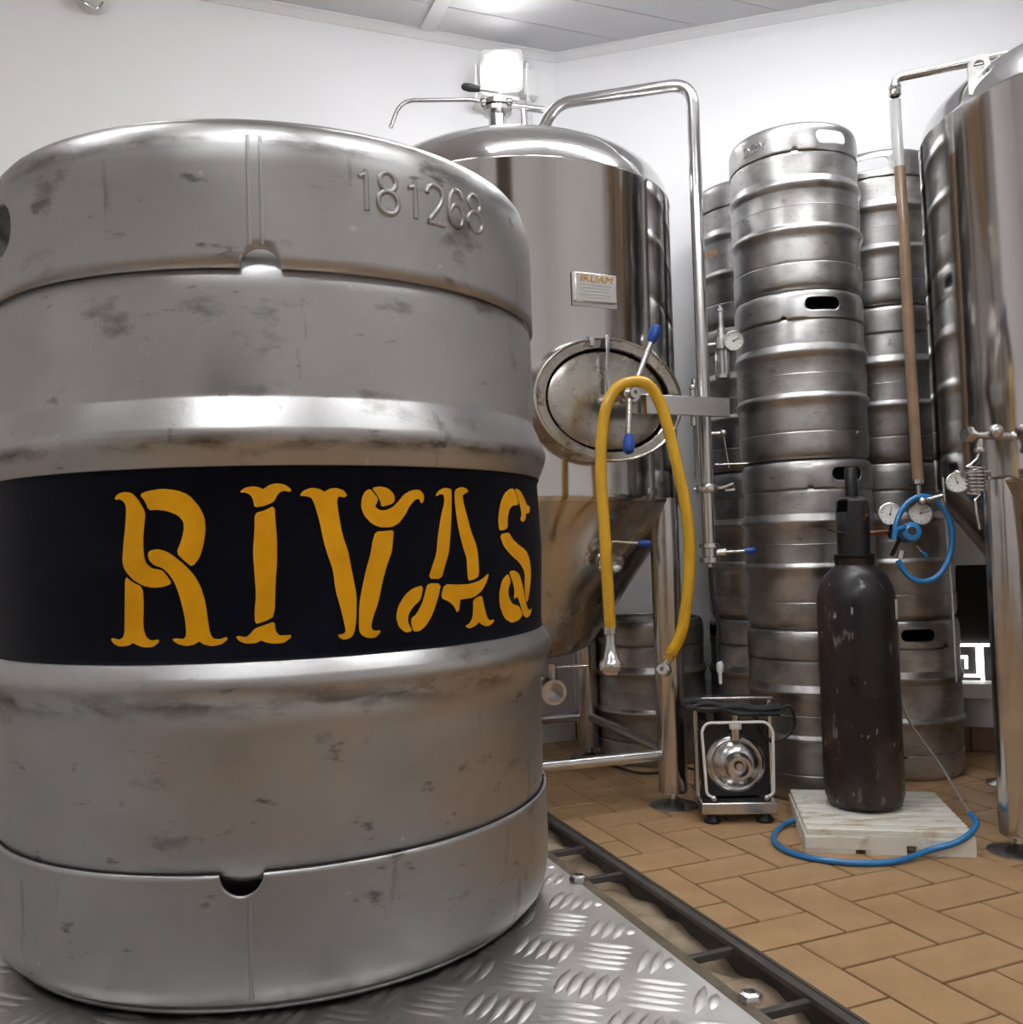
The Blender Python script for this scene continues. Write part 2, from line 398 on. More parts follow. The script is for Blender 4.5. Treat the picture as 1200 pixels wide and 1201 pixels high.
# baseboard of brown tile along the right wall
bb = tag(MB().box(C0+DR*1.75+NR*.002+Z1*.045, (3.5, .004, .09), (DR, NR, Z1)).build('baseboard_right', 'grout'), None, kind='structure')
for i in range(14):
    MB().box(C0+DR*(.13+.25*i)+NR*.006+Z1*.045, (.244, .010, .086), (DR, NR, Z1)).build('tile', 'basetile', bb, bevel=.002)

# low window: near-black sheet paints its shade, glowing bars its daylight
wr = thing('window_1', (ga+gb)*.5, None, None); wr['kind'] = 'structure'
wz0, wz1 = gz0, gz1; A = C0+DR*s0; B = C0+DR*s1; wd = s1-s0
cw = (A+B)/2
MB().box(cw-NR*.058+Z1*((wz0+wz1)/2), (wd-.002, .018, wz1-wz0-.002), (DR, NR, Z1)).build('shade_sheet', 'dark', wr)  # sheet across the opening, its darkness is painted-in shade
MB().box(cw+NR*.008+Z1*(wz0-.028), (wd+.10, .05, .056), (DR, NR, Z1)).build('window_sill', 'white', wr, bevel=.004)
for sx in (-1, 1):
    MB().box(cw+DR*(sx*(wd/2-.01))-NR*.05+Z1*((wz0+wz1)/2), (.02, .08, wz1-wz0), (DR, NR, Z1)).build('window_frame', 'wood', wr)
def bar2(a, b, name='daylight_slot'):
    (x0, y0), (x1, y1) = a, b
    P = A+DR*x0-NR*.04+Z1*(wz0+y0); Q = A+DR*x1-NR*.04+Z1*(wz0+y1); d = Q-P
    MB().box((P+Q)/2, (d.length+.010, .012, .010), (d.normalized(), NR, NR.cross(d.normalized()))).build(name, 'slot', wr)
for k in range(2):
    x = .02+k*.13; hgt = .135
    for a, b in (((x, 0), (x, hgt)), ((x, hgt), (x+.115, hgt)), ((x+.115, hgt), (x+.115, .02)), ((x+.115, .02), (x+.04, .02)),
                 ((x+.04, .02), (x+.04, .09)), ((x+.04, .09), (x+.075, .09)), ((x+.075, .09), (x+.075, .05))): bar2(a, b)

# back of the room: a plain door, seen only in the steel
dbk = (RB-LB).normalized(); nbk = Vector((dbk.y, -dbk.x, 0))
dbc = LB+dbk*1.7+Z1*1.075
door = thing('door_1', (0, 0, 0), None, None); door['kind'] = 'structure'
MB().box(dbc+nbk*.05-Z1*.80, (1.0, .04, .55), (dbk, nbk, Z1)).build('door_panel', 'wood', door, bevel=.004)
MB().box(dbc+nbk*.05+Z1*.275, (.90, .02, 1.6), (dbk, nbk, Z1)).build('door_panel', 'wood', door)
for q in (-.475, .475): MB().box(dbc+nbk*.05+Z1*.275+dbk*q, (.05, .04, 1.6), (dbk, nbk, Z1)).build('door_stile', 'wood', door)
MB().ell(dbc+dbk*.4-nbk*.02, .03).build('door_handle', 'satin', door)

# ------------------------------------------------------------------ kegs
def interp(tab, h):
    if h <= tab[0][1]: return tab[0][0]
    for (r0, h0), (r1, h1) in zip(tab, tab[1:]):
        if h <= h1: return r0+(r1-r0)*(h-h0)/max(1e-9, h1-h0)
    return tab[-1][0]
BODY = [(.02, .045), (.10, .050), (.17, .060), (.188, .070), (.1938, .080), (.1950, .092), (.1955, .152), (.1962, .160), (.1985, .168), (.2018, .1755), (.2038, .1815), (.2042, .1845),
        (.2036, .1880), (.2026, .1900), (.1975, .1978), (.1968, .1988), (.1966, .2005), (.1986, .2545), (.1986, .2560), (.1966, .3030), (.1975, .3050), (.2000, .3105), (.2030, .3180), (.2044, .3235), (.2043, .3262), (.2034, .3285),
        (.1962, .3455), (.1956, .3468), (.1955, .3485), (.1955, .4080), (.1945, .418), (.190, .427), (.175, .437), (.10, .452), (.02, .456)]
TOPR = [(.1972, .419), (.1972, .470), (.1968, .482), (.1950, .494), (.1918, .503), (.1870, .509), (.1800, .511)]
BOTR = [(.1820, .0), (.1900, .004), (.1945, .012), (.1965, .024), (.1972, .040), (.1972, .081)]
def cylp(phi, r, z): return Vector((r*math.sin(phi), -r*math.cos(phi), z))
def sheet(tab, z0, z1, notches, holes, top_notch, seg, split, rows=(5, 12)):
    """a skirt: notches (phi, half width) bite into the edge next to the body; holes (phi, half length, z centre, half height)"""
    phis = {round(-PI+2*PI*k/seg, 5) for k in range(seg)}
    R = .197
    for (p, hw) in notches:
        for k in range(-10, 11): phis.add(round(p+hw/R*math.sin(k/10*PI/2), 5))
        phis |= {round(p-hw/R*1.02, 5), round(p+hw/R*1.02, 5)}
    for (p, hl, zc, hh) in holes:
        phis |= {round(p-(hl+.0008)/R, 5), round(p+(hl+.0008)/R, 5)}
        for k in range(-12, 13): phis.add(round(p+hl/R*math.sin(k/12*PI/2), 5))
    phis = sorted(q for q in phis if -PI <= q < PI)
    mb = MB(); vs = []; fs = []; nr = rows[0]+rows[1]+2
    for ph in phis:
        za, zb = z0, z1
        for (p, hw) in notches:
            d = abs(ph-p)*R
            if d < hw:
                c = math.sqrt(max(0, hw*hw-d*d))
                if top_notch: zb = z1-c
                else: za = z0+c
        lo = hi = split
        for (p, hl, zc, hh) in holes:
            d = abs(ph-p)*R
            if d <= hl+2e-5:
                e = hh if d < hl-hh else math.sqrt(max(0, hh*hh-(d-hl+hh)**2))
                lo, hi = zc-e, zc+e
        for i in range(rows[0]+1): vs.append(cylp(ph, interp(tab, za+(lo-za)*i/rows[0]), za+(lo-za)*i/rows[0]))
        for i in range(rows[1]+1): vs.append(cylp(ph, interp(tab, hi+(zb-hi)*i/rows[1]), hi+(zb-hi)*i/rows[1]))
    n = len(phis)
    for k in range(n):
        k2 = (k+1) % n
        for i in range(nr-1):
            if i == rows[0]: continue
            fs.append((k*nr+i, k2*nr+i, k2*nr+i+1, k*nr+i+1))
    return mb.add(vs, fs)
def keg_meshes(seg, notch_top, notch_bot, holes, m, hero=False):
    out = []
    body = MB().lathe(BODY, seg)
    if not hero: body.torus((0, 0, .2552), .1984, .0014, seg=seg, sg=6)
    out.append(('body', body.mesh('body', m, sharp=50), 0))
    top = sheet(TOPR, .419, .511, notch_top, holes, False, seg, holes[0][2] if holes else .452)
    top.torus((0, 0, .508), .1795, .004, seg=seg, sg=8)
    out.append(('top_skirt', top.mesh('top_skirt', m, sharp=60), .0022))
    bot = sheet(BOTR, .0, .081, notch_bot, [], True, seg, .045)
    bot.torus((0, 0, .0035), .183, .0035, seg=seg, sg=8)
    out.append(('bottom_skirt', bot.mesh('bottom_skirt', m, sharp=60), .0022))
    return out
def keg_from(meshes, loc, rot, label, group=None, tilt=(0, 0)):
    r = thing('beer_keg', loc, label, 'keg', group); r.rotation_euler = (tilt[0], tilt[1], rot)
    for (n, me, th) in meshes:
        o = bpy.data.objects.new(n, me); COL.objects.link(o); o.parent = r; OFF[o] = Vector(loc)
        if th:
            s_ = o.modifiers.new('solid', 'SOLIDIFY'); s_.thickness = th; s_.offset = -1
    return r

PZ = EYE-.258; KC = Vector((-.177, .719, PZ)); KH = .512
def cast_keg(px, py, r=.1975, c=None):
    c = c or KC
    d = ray(px, py); o = CAM-c
    a = d.x*d.x+d.y*d.y; b = 2*(o.x*d.x+o.y*d.y); q = o.x*o.x+o.y*o.y-r*r
    D = b*b-4*a*q
    t = (-b-math.sqrt(D))/(2*a) if D > 0 else -b/(2*a)
    p = o+d*t
    return math.atan2(p.x, -p.y), p.z
pt, _ = cast_keg(305, 290); pb, _ = cast_keg(283, 1045); ph_, hz = cast_keg(2, 260)
hm = keg_meshes(160, [(pt, .0115)], [(pb, .0120)], [(ph_-.20, .052, .462, .0165), (ph_-.20+PI, .052, .462, .0165)], 'hero', True)
hk = keg_from(hm, KC, 0, 'large scuffed steel keg with black RIVAS band standing on the tread plate')
def hpart(mb, name, m, label=None, parent=None, sharp=50):
    me = mb.mesh(name, m, sharp=sharp); o = bpy.data.objects.new(name, me); COL.objects.link(o); o.parent = parent or hk
    if label: o['label'] = label
    return o
# weld seams
for ph, z0, z1, r in ((cast_keg(298, 200)[0], .432, .496, .1974), (cast_keg(291, 1110)[0], .012, .066, .1974)):
    for dx in ((-.0035, .0035) if z0 > .2 else (.001,)):
        mb = MB(); n = 10
        mb.tube([cylp(ph+dx/r, interp(TOPR if z0 > .2 else BOTR, z0+(z1-z0)*k/n)-.0010, z0+(z1-z0)*k/n) for k in range(n+1)], .0016, 8)
        hpart(mb, 'weld_seam', 'hero')
# painted band
bt = [(r+.0005, h) for r, h in BODY if .198 <= h <= .306]
bt = [(interp(BODY, .1975)+.0005, .1975)]+bt+[(interp(BODY, .3065)+.0005, .3065)]
band = hpart(MB().lathe(bt, 160), 'painted_band', 'navy', 'black painted band between the rolling rings')
# stencilled letters, unrolled from the band
LET = {
 'letter_r': (120, 560, 5.719, [
  [(85,140),(105,110),(150,97),(200,103),(245,150),(295,235),(290,300),(283,420),(290,520),(305,575),(345,610),(410,620),(440,655),(475,710),(420,733),(350,740),(280,725),(215,685),(165,625),(148,570),(152,450),(162,330),(165,200),(150,165),(120,145),(95,152)],
  [(252,115),(300,92),(400,75),(500,85),(580,115),(650,190),(690,270),(698,350),(685,450),(660,540),(610,600),(560,560),(505,505),(535,430),(553,350),(550,300),(515,255),(440,225),(370,217),(315,220),(290,160)],
  [(315,510),(330,490),(380,480),(440,495),(500,535),(560,585),(620,650),(665,730),(695,830),(710,950),(722,1040),(745,1080),(790,1085),(835,1068),(843,1085),(800,1120),(735,1132),(680,1120),(650,1098),(620,1120),(560,1132),(500,1115),(468,1085),(500,1078),(545,1085),(565,1060),(560,960),(545,880),(520,780),(490,700),(450,640),(410,605),(360,590),(325,555)],
  [(165,660),(210,700),(280,735),(285,850),(278,1000),(295,1070),(330,1095),(380,1085),(383,1105),(340,1138),(280,1140),(235,1125),(208,1108),(180,1128),(120,1135),(80,1118),(58,1085),(75,1075),(115,1090),(150,1065),(155,950),(160,800)]]),
 'letter_i': (270, 560, 5.72, [
  [(62,100),(95,70),(150,58),(195,65),(222,80),(260,50),(315,38),(370,48),(410,80),(405,98),(360,88),(325,105),(305,140),(295,162),(235,190),(165,203),(155,150),(135,115),(100,100)],
  [(165,240),(230,222),(298,188),(305,300),(315,420),(315,570),(305,700),(298,930),(240,962),(168,985),(165,900),(175,780),(165,640),(155,500),(165,350)],
  [(165,1012),(230,990),(298,965),(305,1030),(330,1060),(370,1058),(410,1055),(408,1075),(360,1110),(290,1115),(235,1105),(210,1092),(170,1112),(110,1115),(60,1098),(38,1068),(60,1062),(105,1072),(135,1050)]]),
 'letter_v': (345, 560, 6.005, [
  [(38,130),(60,95),(120,72),(180,80),(213,102),(250,78),(300,73),(350,92),(373,125),(355,142),(310,132),(300,170),(310,250),(335,400),(375,520),(390,600),(415,720),(437,830),(437,1000),(425,1090),(400,1130),(350,1143),(320,1130),(305,1105),(340,1105),(365,1085),(350,1020),(320,900),(290,800),(270,650),(230,540),(205,450),(175,300),(140,180),(118,140),(80,132)],
  [(568,382),(630,378),(695,370),(688,440),(680,520),(645,620),(615,740),(590,880),(555,980),(540,1050),(560,1080),(608,1075),(605,1095),(570,1130),(510,1130),(470,1105),(455,1070),(455,900),(470,800),(500,650),(530,540),(545,450)],
  [(535,80),(560,110),(590,150),(580,180),(565,205),(600,232),(640,232),(690,210),(730,170),(770,120),(820,92),(880,85),(912,120),(910,165),(890,185),(878,150),(850,155),(810,200),(780,260),(730,325),(680,350),(600,352),(540,325),(490,270),(468,210),(475,140),(500,95)],
  [(545,75),(600,62),(660,75),(700,115),(708,165),(680,190),(610,208),(605,170),(580,120)]]),
 'letter_a': (455, 560, 6.322, [
  [(350,130),(375,95),(420,75),(465,85),(470,110),(465,250),(455,400),(438,560),(410,660),(388,752),(290,750),(320,650),(345,570),(360,430),(385,290),(415,180),(410,125),(380,125),(360,140)],
  [(495,90),(540,70),(580,80),(595,105),(570,120),(550,130),(555,190),(580,290),(605,400),(640,500),(655,590),(665,730),(630,755),(585,768),(575,680),(570,600),(545,530),(515,400),(498,270),(490,150)],
  [(410,790),(500,795),(600,790),(680,760),(738,705),(725,770),(690,840),(630,890),(550,902),(530,905),(525,980),(508,1003),(490,960),(450,920),(385,893)],
  [(625,905),(690,870),(705,940),(730,1030),(750,1060),(790,1052),(775,1085),(735,1105),(690,1090),(675,1070),(650,1100),(600,1122),(570,1100),(600,1085),(625,1040),(628,970)],
  [(255,798),(240,905),(190,950),(150,1010),(145,1070),(180,1140),(130,1150),(80,1110),(58,1040),(70,960),(120,870),(180,820)],
  [(285,785),(385,785),(370,880),(330,1010),(285,1095),(235,1140),(185,1142),(165,1050),(210,1010),(250,930),(270,850)]]),
 'letter_s': (570, 560, 6.67, [
  [(215,85),(240,160),(250,215),(205,218),(175,250),(160,310),(158,395),(120,415),(88,412),(85,320),(105,200),(140,125),(180,90)],
  [(222,82),(265,100),(295,160),(315,220),(338,225),(330,280),(305,280),(298,330),(275,350),(255,330),(270,290),(260,220),(240,150)],
  [(92,448),(165,428),(190,480),(240,530),(295,570),(325,640),(340,740),(335,880),(318,985),(300,930),(293,860),(290,740),(250,670),(180,610),(120,540)],
  [(160,750),(185,815),(165,870),(170,930),(200,990),(255,1005),(285,1070),(260,1115),(200,1140),(140,1100),(100,1000),(95,900),(115,800)],
  [(165,740),(200,725),(245,750),(270,820),(295,920),(318,1020),(340,1040),(358,1015),(345,1075),(318,1100),(290,1080),(265,1000),(240,930),(210,955),(215,880),(195,810)]])}
def chaikin(P, q=.2):
    out = []
    for i in range(len(P)):
        a = Vector(P[i]); b = Vector(P[(i+1) % len(P)])
        out += [a.lerp(b, q), a.lerp(b, 1-q)]
    return out
def wrap_poly(name, polys, rf, m, parent, lift):
    """polys in (arc angle, height) laid on the surface of revolution rf(h)"""
    bm = bmesh.new()
    for P in polys:
        vs = [bm.verts.new((p[0], p[1], 0)) for p in P]
        try: bm.faces.new(vs)
        except ValueError: pass
    bmesh.ops.triangulate(bm, faces=bm.faces[:])
    x0 = min(v.co.x for v in bm.verts); x1 = max(v.co.x for v in bm.verts)
    k = math.floor(x0/.02)*.02
    while k < x1:
        bmesh.ops.bisect_plane(bm, geom=bm.verts[:]+bm.edges[:]+bm.faces[:], plane_co=(k, 0, 0), plane_no=(1, 0, 0)); k += .02
    for zz in (.2010, .2545, .2560, .3030):
        bmesh.ops.bisect_plane(bm, geom=bm.verts[:]+bm.edges[:]+bm.faces[:], plane_co=(0, zz, 0), plane_no=(0, 1, 0))
    for v in bm.verts:
        v.co = cylp(v.co.x, rf(v.co.y)+lift, v.co.y)
    for f in bm.faces:
        f.normal_update(); c = f.calc_center_median()
        if f.normal.dot(Vector((c.x, c.y, 0))) < 0: f.normal_flip()
    me = bpy.data.meshes.new(name); bm.to_mesh(me); bm.free(); me.materials.append(M[m])
    o = bpy.data.objects.new(name, me); COL.objects.link(o); o.parent = parent
    return o
for nm, (ox, oy, s_, polys) in LET.items():
    PP = []
    for P in polys:
        Q = chaikin(P)
        PP.append([cast_keg(ox+p.x/s_, oy+p.y/s_, .1976) for p in Q])
    wrap_poly(nm, PP, lambda h: interp(BODY, h)+.0005, 'gold', band, .0004)
# embossed number on the top skirt
def ellp(cx, cy, rx, ry, n=22): return [(cx+rx*math.cos(2*PI*k/n+PI/2), cy+ry*math.sin(2*PI*k/n+PI/2)) for k in range(n)]
DIG = {'1': [([(.10, .80), (.40, .86), (.62, 1.0), (.62, 0)], False)],
       '8': [(ellp(.5, .77, .38, .23), True), (ellp(.5, .27, .47, .27), True)],
       '2': [([(.05, .76), (.14, .92), (.35, 1.0), (.62, 1.0), (.86, .9), (.93, .74), (.82, .55), (.45, .28), (.03, .0), (1.0, 0)], False)],
       '6': [([(.92, .80), (.80, .95), (.55, 1.0), (.28, .93), (.10, .70), (.03, .42), (.06, .22), (.22, .05), (.50, 0), (.80, .06), (.96, .28), (.85, .50), (.55, .60), (.25, .53), (.07, .36)], False)]}
for ch, x0, x1, ya, yb in (('1', 420, 436, 198, 246), ('8', 443, 468, 202, 251), ('1', 479, 493, 213, 256), ('2', 501, 521, 218, 262), ('6', 527, 544, 223, 266), ('8', 549, 566, 229, 272)):
    xm = (x0+x1)/2; ym = (ya+yb)/2
    p0 = cast_keg(x0, ym)[0]; p1 = cast_keg(x1, ym)[0]; zt = cast_keg(xm, ya)[1]; zb = cast_keg(xm, yb)[1]
    mb = MB()
    for stroke, cl in DIG[ch]:
        P = [Vector((p0+(p1-p0)*x, zb+(zt-zb)*y, 0)) for x, y in stroke]
        if not cl and len(P) > 5: P = spline(P[:-1], 4)+[P[-1]] if ch == '2' else spline(P, 4)
        mb.tube([cylp(p.x, interp(TOPR, p.y)-.0004, p.y) for p in P], .0018, 8, closed=cl)
    hpart(mb, 'embossed_digit', 'hero')

# ------------------------------------------------------------------ tread plate platform
pn = .297
pf = thing('tread_plate_platform', (DN*(-.30)+DU*(-.74))[:], 'low metal platform topped with five-bar aluminium tread plate under the painted keg', 'platform')
u0, u1, n0, n1 = -1.12, -.36, -.95, pn
plate = dbox(MB(), u0, u1, n0, n1, PZ-.006, PZ-.0015).build('plate', 'tread', pf)
for a_, b_ in ((u0+.03, n0+.03), (u0+.03, n1-.06), (u1-.03, n0+.03), (u1-.03, n1-.06)):
    dbox(MB(), a_-.025, a_+.025, b_-.025, b_+.025, 0, PZ-.056).build('leg', 'drain', pf, bevel=.003)
for a_, b_, c_, d_ in ((u0+.01, u1-.01, n0+.01, n0+.05), (u0+.01, u1-.01, n1-.06, n1-.02), (u0+.01, u0+.05, n0+.05, n1-.06), (u1-.05, u1-.01, n0+.05, n1-.06)):
    dbox(MB(), a_, b_, c_, d_, PZ-.056, PZ-.006).build('frame_rail', 'drain', pf, bevel=.003)
def bar_mb(c, ang, sl=1.0):
    X = Vector((math.cos(ang), math.sin(ang), 0)); Y = Vector((-X.y, X.x, 0))
    L_, W, Hh = .0185*sl, .0038, .0015
    base = [(L_, 0), (L_*.5, W*.8), (0, W), (-L_*.5, W*.8), (-L_, 0), (-L_*.5, -W*.8), (0, -W), (L_*.5, -W*.8)]
    rid = [(L_*.55, Hh*.75), (0, Hh), (-L_*.55, Hh*.75)]
    vs = [c+X*x+Y*y for x, y in base]+[c+X*x+Z1*z for x, z in rid]
    fs = [(0, 1, 8), (1, 2, 9, 8), (2, 3, 10, 9), (3, 4, 10), (4, 5, 10), (5, 6, 9, 10), (6, 7, 8, 9), (7, 0, 8)]
    return vs, fs
E1 = Vector((.943, -.333, 0)); E2 = Vector((.333, .943, 0)); ang1 = math.atan2(E1.y, E1.x); ang2 = math.atan2(E2.y, E2.x)
bm1 = MB(); bm1.add(*bar_mb(Vector(), 0)); bme = bm1.mesh('tread_bar', 'tread', sharp=60)
rest = MB(); cand = []
B0 = Vector((.0389, .6887, 0))
for i in range(-34, 22):
    for k in range(-28, 20):
        c = B0+E1*(i*.0405)+E2*(k*.0405); vert = (i+k) % 2 == 0
        for q in range(-2, 3):
            c2 = c+(E1 if vert else E2)*(q*.0078)
            uu, nn = c2.dot(DU), c2.dot(DN)
            if not (u0+.015 < uu < u1-.002 and n0+.015 < nn < n1-.003): continue
            sl = 1.0
            for lim, dv in ((n1-.002-nn, abs((E2 if vert else E1).dot(DN))), (u1-.002-uu, abs((E2 if vert else E1).dot(DU)))): sl = min(sl, lim/(dv*.0185))
            if sl < .22: continue
            c2.z = PZ-.0016
            p = c2-CAM; z = p.dot(_fw); vis = False
            if z > .1:
                x = 600+F_PX*p.dot(_rt)/z; y = 600.5-F_PX*p.dot(_up)/z
                vis = -30 < x < 1230 and y < 1235 and (c2-KC).xy.length > .188 and not (x < 632 and y < 1000)
                # hidden behind the keg
                if vis and c2.y > KC.y and x < 625: vis = False
            cand.append((not vis, -0 if not vis else z, vert, c2, sl))
cand.sort(key=lambda t: (t[0], t[1]))
nb = 0
for (hid, z, vert, c2, sl) in cand:
    if not hid and nb < 298:
        o = bpy.data.objects.new('tread_bar', bme); COL.objects.link(o); o.parent = pf; o.location = c2-OFF[pf]; nb += 1
        o.rotation_euler = (0, 0, ang2 if vert else ang1); o.scale = (sl, 1, 1)
    else: rest.add(*bar_mb(c2, ang2 if vert else ang1, sl))
tag(rest.build('tread_bars_beyond', 'tread', pf, sharp=60), None, kind='stuff')
for (px, py) in ((679, 1031), (880, 1170)):
    c = onz(px, py, PZ); b = MB()
    b.lathe([(.0075, -.0015), (.0075, .0005), (.0062, .0026), (.0035, .0034), (.0033, .0018), (.0004, .0018)], 6, c)
    b.build('bolt', 'satin', pf)

# ------------------------------------------------------------------ keg stacks
def holes2(): return [(-PI/2, .054, .464, .0195), (PI/2, .054, .464, .0195)]
km = [keg_meshes(72, [(-2.17, .010)], [(-1.07, .010)], holes2(), 'keg'),
      keg_meshes(72, [(-1.07, .010)], [(-1.87, .010)], holes2(), 'keg2')]
KSC = 1.035; KHS = .512*KSC
def stack(cx, cy, specs, where, group):
    n = len(specs); lab = {4: ['bottom', 'second', 'third', 'topmost'], 1: ['single']}[n]
    ks = []
    for i, (dx, dy, rot, v) in enumerate(specs):
        base = math.atan2(cx, cy)          # so that rot 0 faces the camera
        l = '%s steel keg in the four-high stack %s' % (lab[i], where) if n > 1 else where
        k_ = keg_from(km[v], (cx+dx, cy+dy, i*KHS), -base+math.radians(rot+90), l, group); k_.scale = (KSC, KSC, KSC); ks.append(k_)
    return ks
ksA = stack(.970, 3.085, [(0, 0, 75, 1), (.004, .002, 38, 0), (-.002, 0, 22, 0), (.0, .003, 37, 0)], 'behind the black gas cylinder', 'kegs stacked behind the gas cylinder')
ksB = stack(1.340, 3.315, [(0, 0, 20, 1), (-.004, .003, 120, 1), (.002, 0, 62, 1), (-.003, 0, -3, 0)], 'beside the steel tank with the coiled tube', 'kegs stacked beside the bare tank')
ksC = stack(.935, 3.52, [(0, 0, 110, 1), (.003, 0, 100, 1), (-.003, .002, 100, 1), (0, 0, 110, 1)], 'against the wall behind the gauge pipe', 'kegs stacked against the wall')
ksD = stack(.515, 3.615, [(0, 0, 110, 1)], 'single steel keg on the floor behind the leg of the manhole tank', None)
# embossed maker letters
def emboss(keg, txt, phi, z, size, tab, m='keg'):
    cu = bpy.data.curves.new('txt', 'FONT'); cu.body = txt; cu.size = size; cu.extrude = 0; cu.align_x = 'CENTER'; cu.align_y = 'CENTER'; cu.resolution_u = 3
    to = bpy.data.objects.new('txt', cu); COL.objects.link(to)
    bpy.context.view_layer.update()
    me = bpy.data.meshes.new_from_object(to.evaluated_get(bpy.context.evaluated_depsgraph_get()))
    bpy.data.objects.remove(to)
    bm = bmesh.new(); bm.from_mesh(me); bmesh.ops.triangulate(bm, faces=bm.faces[:])
    r_ = bmesh.ops.extrude_face_region(bm, geom=bm.faces[:])
    for v in [g_ for g_ in r_['geom'] if isinstance(g_, bmesh.types.BMVert)]: v.co.z += .0032
    for v in bm.verts:
        zz = z+v.co.y; v.co = cylp(phi+v.co.x/.197, interp(tab, zz)+v.co.z-.0004, zz)
    bmesh.ops.recalc_face_normals(bm, faces=bm.faces); bm.to_mesh(me); bm.free(); me.materials.clear(); me.materials.append(M[m]); me.name = 'embossed_letters'
    o = bpy.data.objects.new('embossed_letters', me); COL.objects.link(o); o.parent = keg; return o
emboss(ksA[3], 'bev', math.radians(-162), .463, .066, TOPR)
emboss(ksB[2], '37620', math.radians(-182), .462, .050, TOPR, 'keg2')
# orange strip on one keg of the wall stack
mb = MB(); ph0 = math.radians(105)
for k in range(5):
    a = ph0+k*.075
    mb.add([cylp(a, .1992, .262), cylp(a+.055, .1992, .262), cylp(a+.055, .1992, .274), cylp(a, .1992, .274)], [(0, 1, 2, 3)])
o_ = hpart(mb, 'sticker', 'orange', 'torn orange sticker', ksC[3])

# ------------------------------------------------------------------ conical tanks
def lever(mb_parent, a, b, c, r=.006, kr=.011, name='lever', knob='blue'):
    """steel rod a->b with a plastic knob b->c"""
    o = MB().cyl(a, b, r, seg=12).build(name, 'satin', mb_parent)
    a, b, c = Vector(a), Vector(b), Vector(c); d = (c-b); L_ = d.length
    MB().lathe([(kr*.62, 0), (kr*.85, L_*.25), (kr, L_*.6), (kr*.85, L_*.88), (kr*.4, L_), (.0003, L_)], 16, b, d, (True, False)).build('knob', knob, o)
    return o
def gauge(parent, c, n, R=.03, name='gauge', needle=.7):
    c = Vector(c); n = Vector(n).normalized()
    X = Z1.cross(n).normalized(); Y = n.cross(X)
    o = MB().lathe([(R*.9, -R*.55), (R, -R*.45), (R*1.02, 0), (R*1.06, .001), (R*1.04, R*.12), (R*.93, R*.14), (R*.92, R*.03)], 28, c, n, (True, False)).build(name, 'satin', parent)
    MB().lathe([(.0003, R*.05), (R*.92, R*.05)], 28, c, n).build('dial', 'dial', o)
    mb = MB()
    for k in range(9):
        t = math.radians(-225+270*k/8); q = c+(X*math.cos(t)+Y*math.sin(t))*R*.74+n*(R*.055)
        mb.box(q, (R*.16, R*.05, R*.01), ((X*math.cos(t)+Y*math.sin(t)), n.cross(X*math.cos(t)+Y*math.sin(t)), n))
    q = X*math.cos(needle)+Y*math.sin(needle)
    mb.box(c+q*R*.25+n*(R*.07), (R*.8, R*.06, R*.02), (q, n.cross(q), n)); mb.ell(c+n*R*.07, R*.09, seg=8, rings=5)
    mb.build('needle', 'ink', o); return o
TR = .530
def tank(center, label, legs0, zc=.94, zt=1.93, dome=.215):
    cx, cy = center; root = thing('conical_tank', (cx, cy, 0), label, 'tank')
    O = Vector((cx, cy, 0))
    MB().lathe([(TR-.004, zc-.004), (TR, zc), (TR, zc+.02), (TR, zt-.012), (TR+.0025, zt-.008), (TR+.0025, zt-.002)], 128, O).build('shell', 'polish', root, sharp=60)
    pr = [(TR+.0025, zt-.002), (TR+.0015, zt+.003)]
    for k in range(1, 19):
        a = k/18*PI/2; pr.append((max(.002, (TR-.001)*math.cos(a)**.92), zt+.003+dome*math.sin(a)))
    MB().lathe(pr, 128, O).build('dome', 'polish', root, sharp=60)
    MB().lathe([(TR-.002, zc-.003), (TR-.012, zc-.03), (.245, .515), (.215, .478), (.16, .452), (.06, .440), (.03, .430), (.03, .40)], 128, O).build('cone', 'dirty', root, sharp=60)
    a0 = math.atan2(legs0[1]-cy, legs0[0]-cx); rl = .505; foot = []
    for k in range(4):
        p = O+Vector((math.cos(a0-k*PI/2), math.sin(a0-k*PI/2), 0))*rl; foot.append(p)
        lg = MB().lathe([(.0005, .045), (.042, .045), (.0445, .05), (.0445, .86), (.043, .95)], 28, p).build('leg', 'satin', root)
        MB().cyl(p+Z1*.008, p+Z1*.05, .012, seg=12).lathe([(.075, 0), (.075, .004), (.05, .012), (.018, .022), (.012, .024)], 32, p, (0, 0, 1), (True, True)).build('foot_pad', 'satin', lg)
    for k in range(4):
        a, b = foot[k], foot[(k+1) % 4]; d = (b-a).normalized()
        MB().cyl(a+d*.04+Z1*.160, b-d*.04+Z1*.160, .0185, seg=16).build('brace', 'satin', root)
    return root, O
TC = (.030, 3.165)
t1_, O1 = tank(TC, 'polished conical tank with oval manhole and yellow hose over its handle', (.468, 2.928))
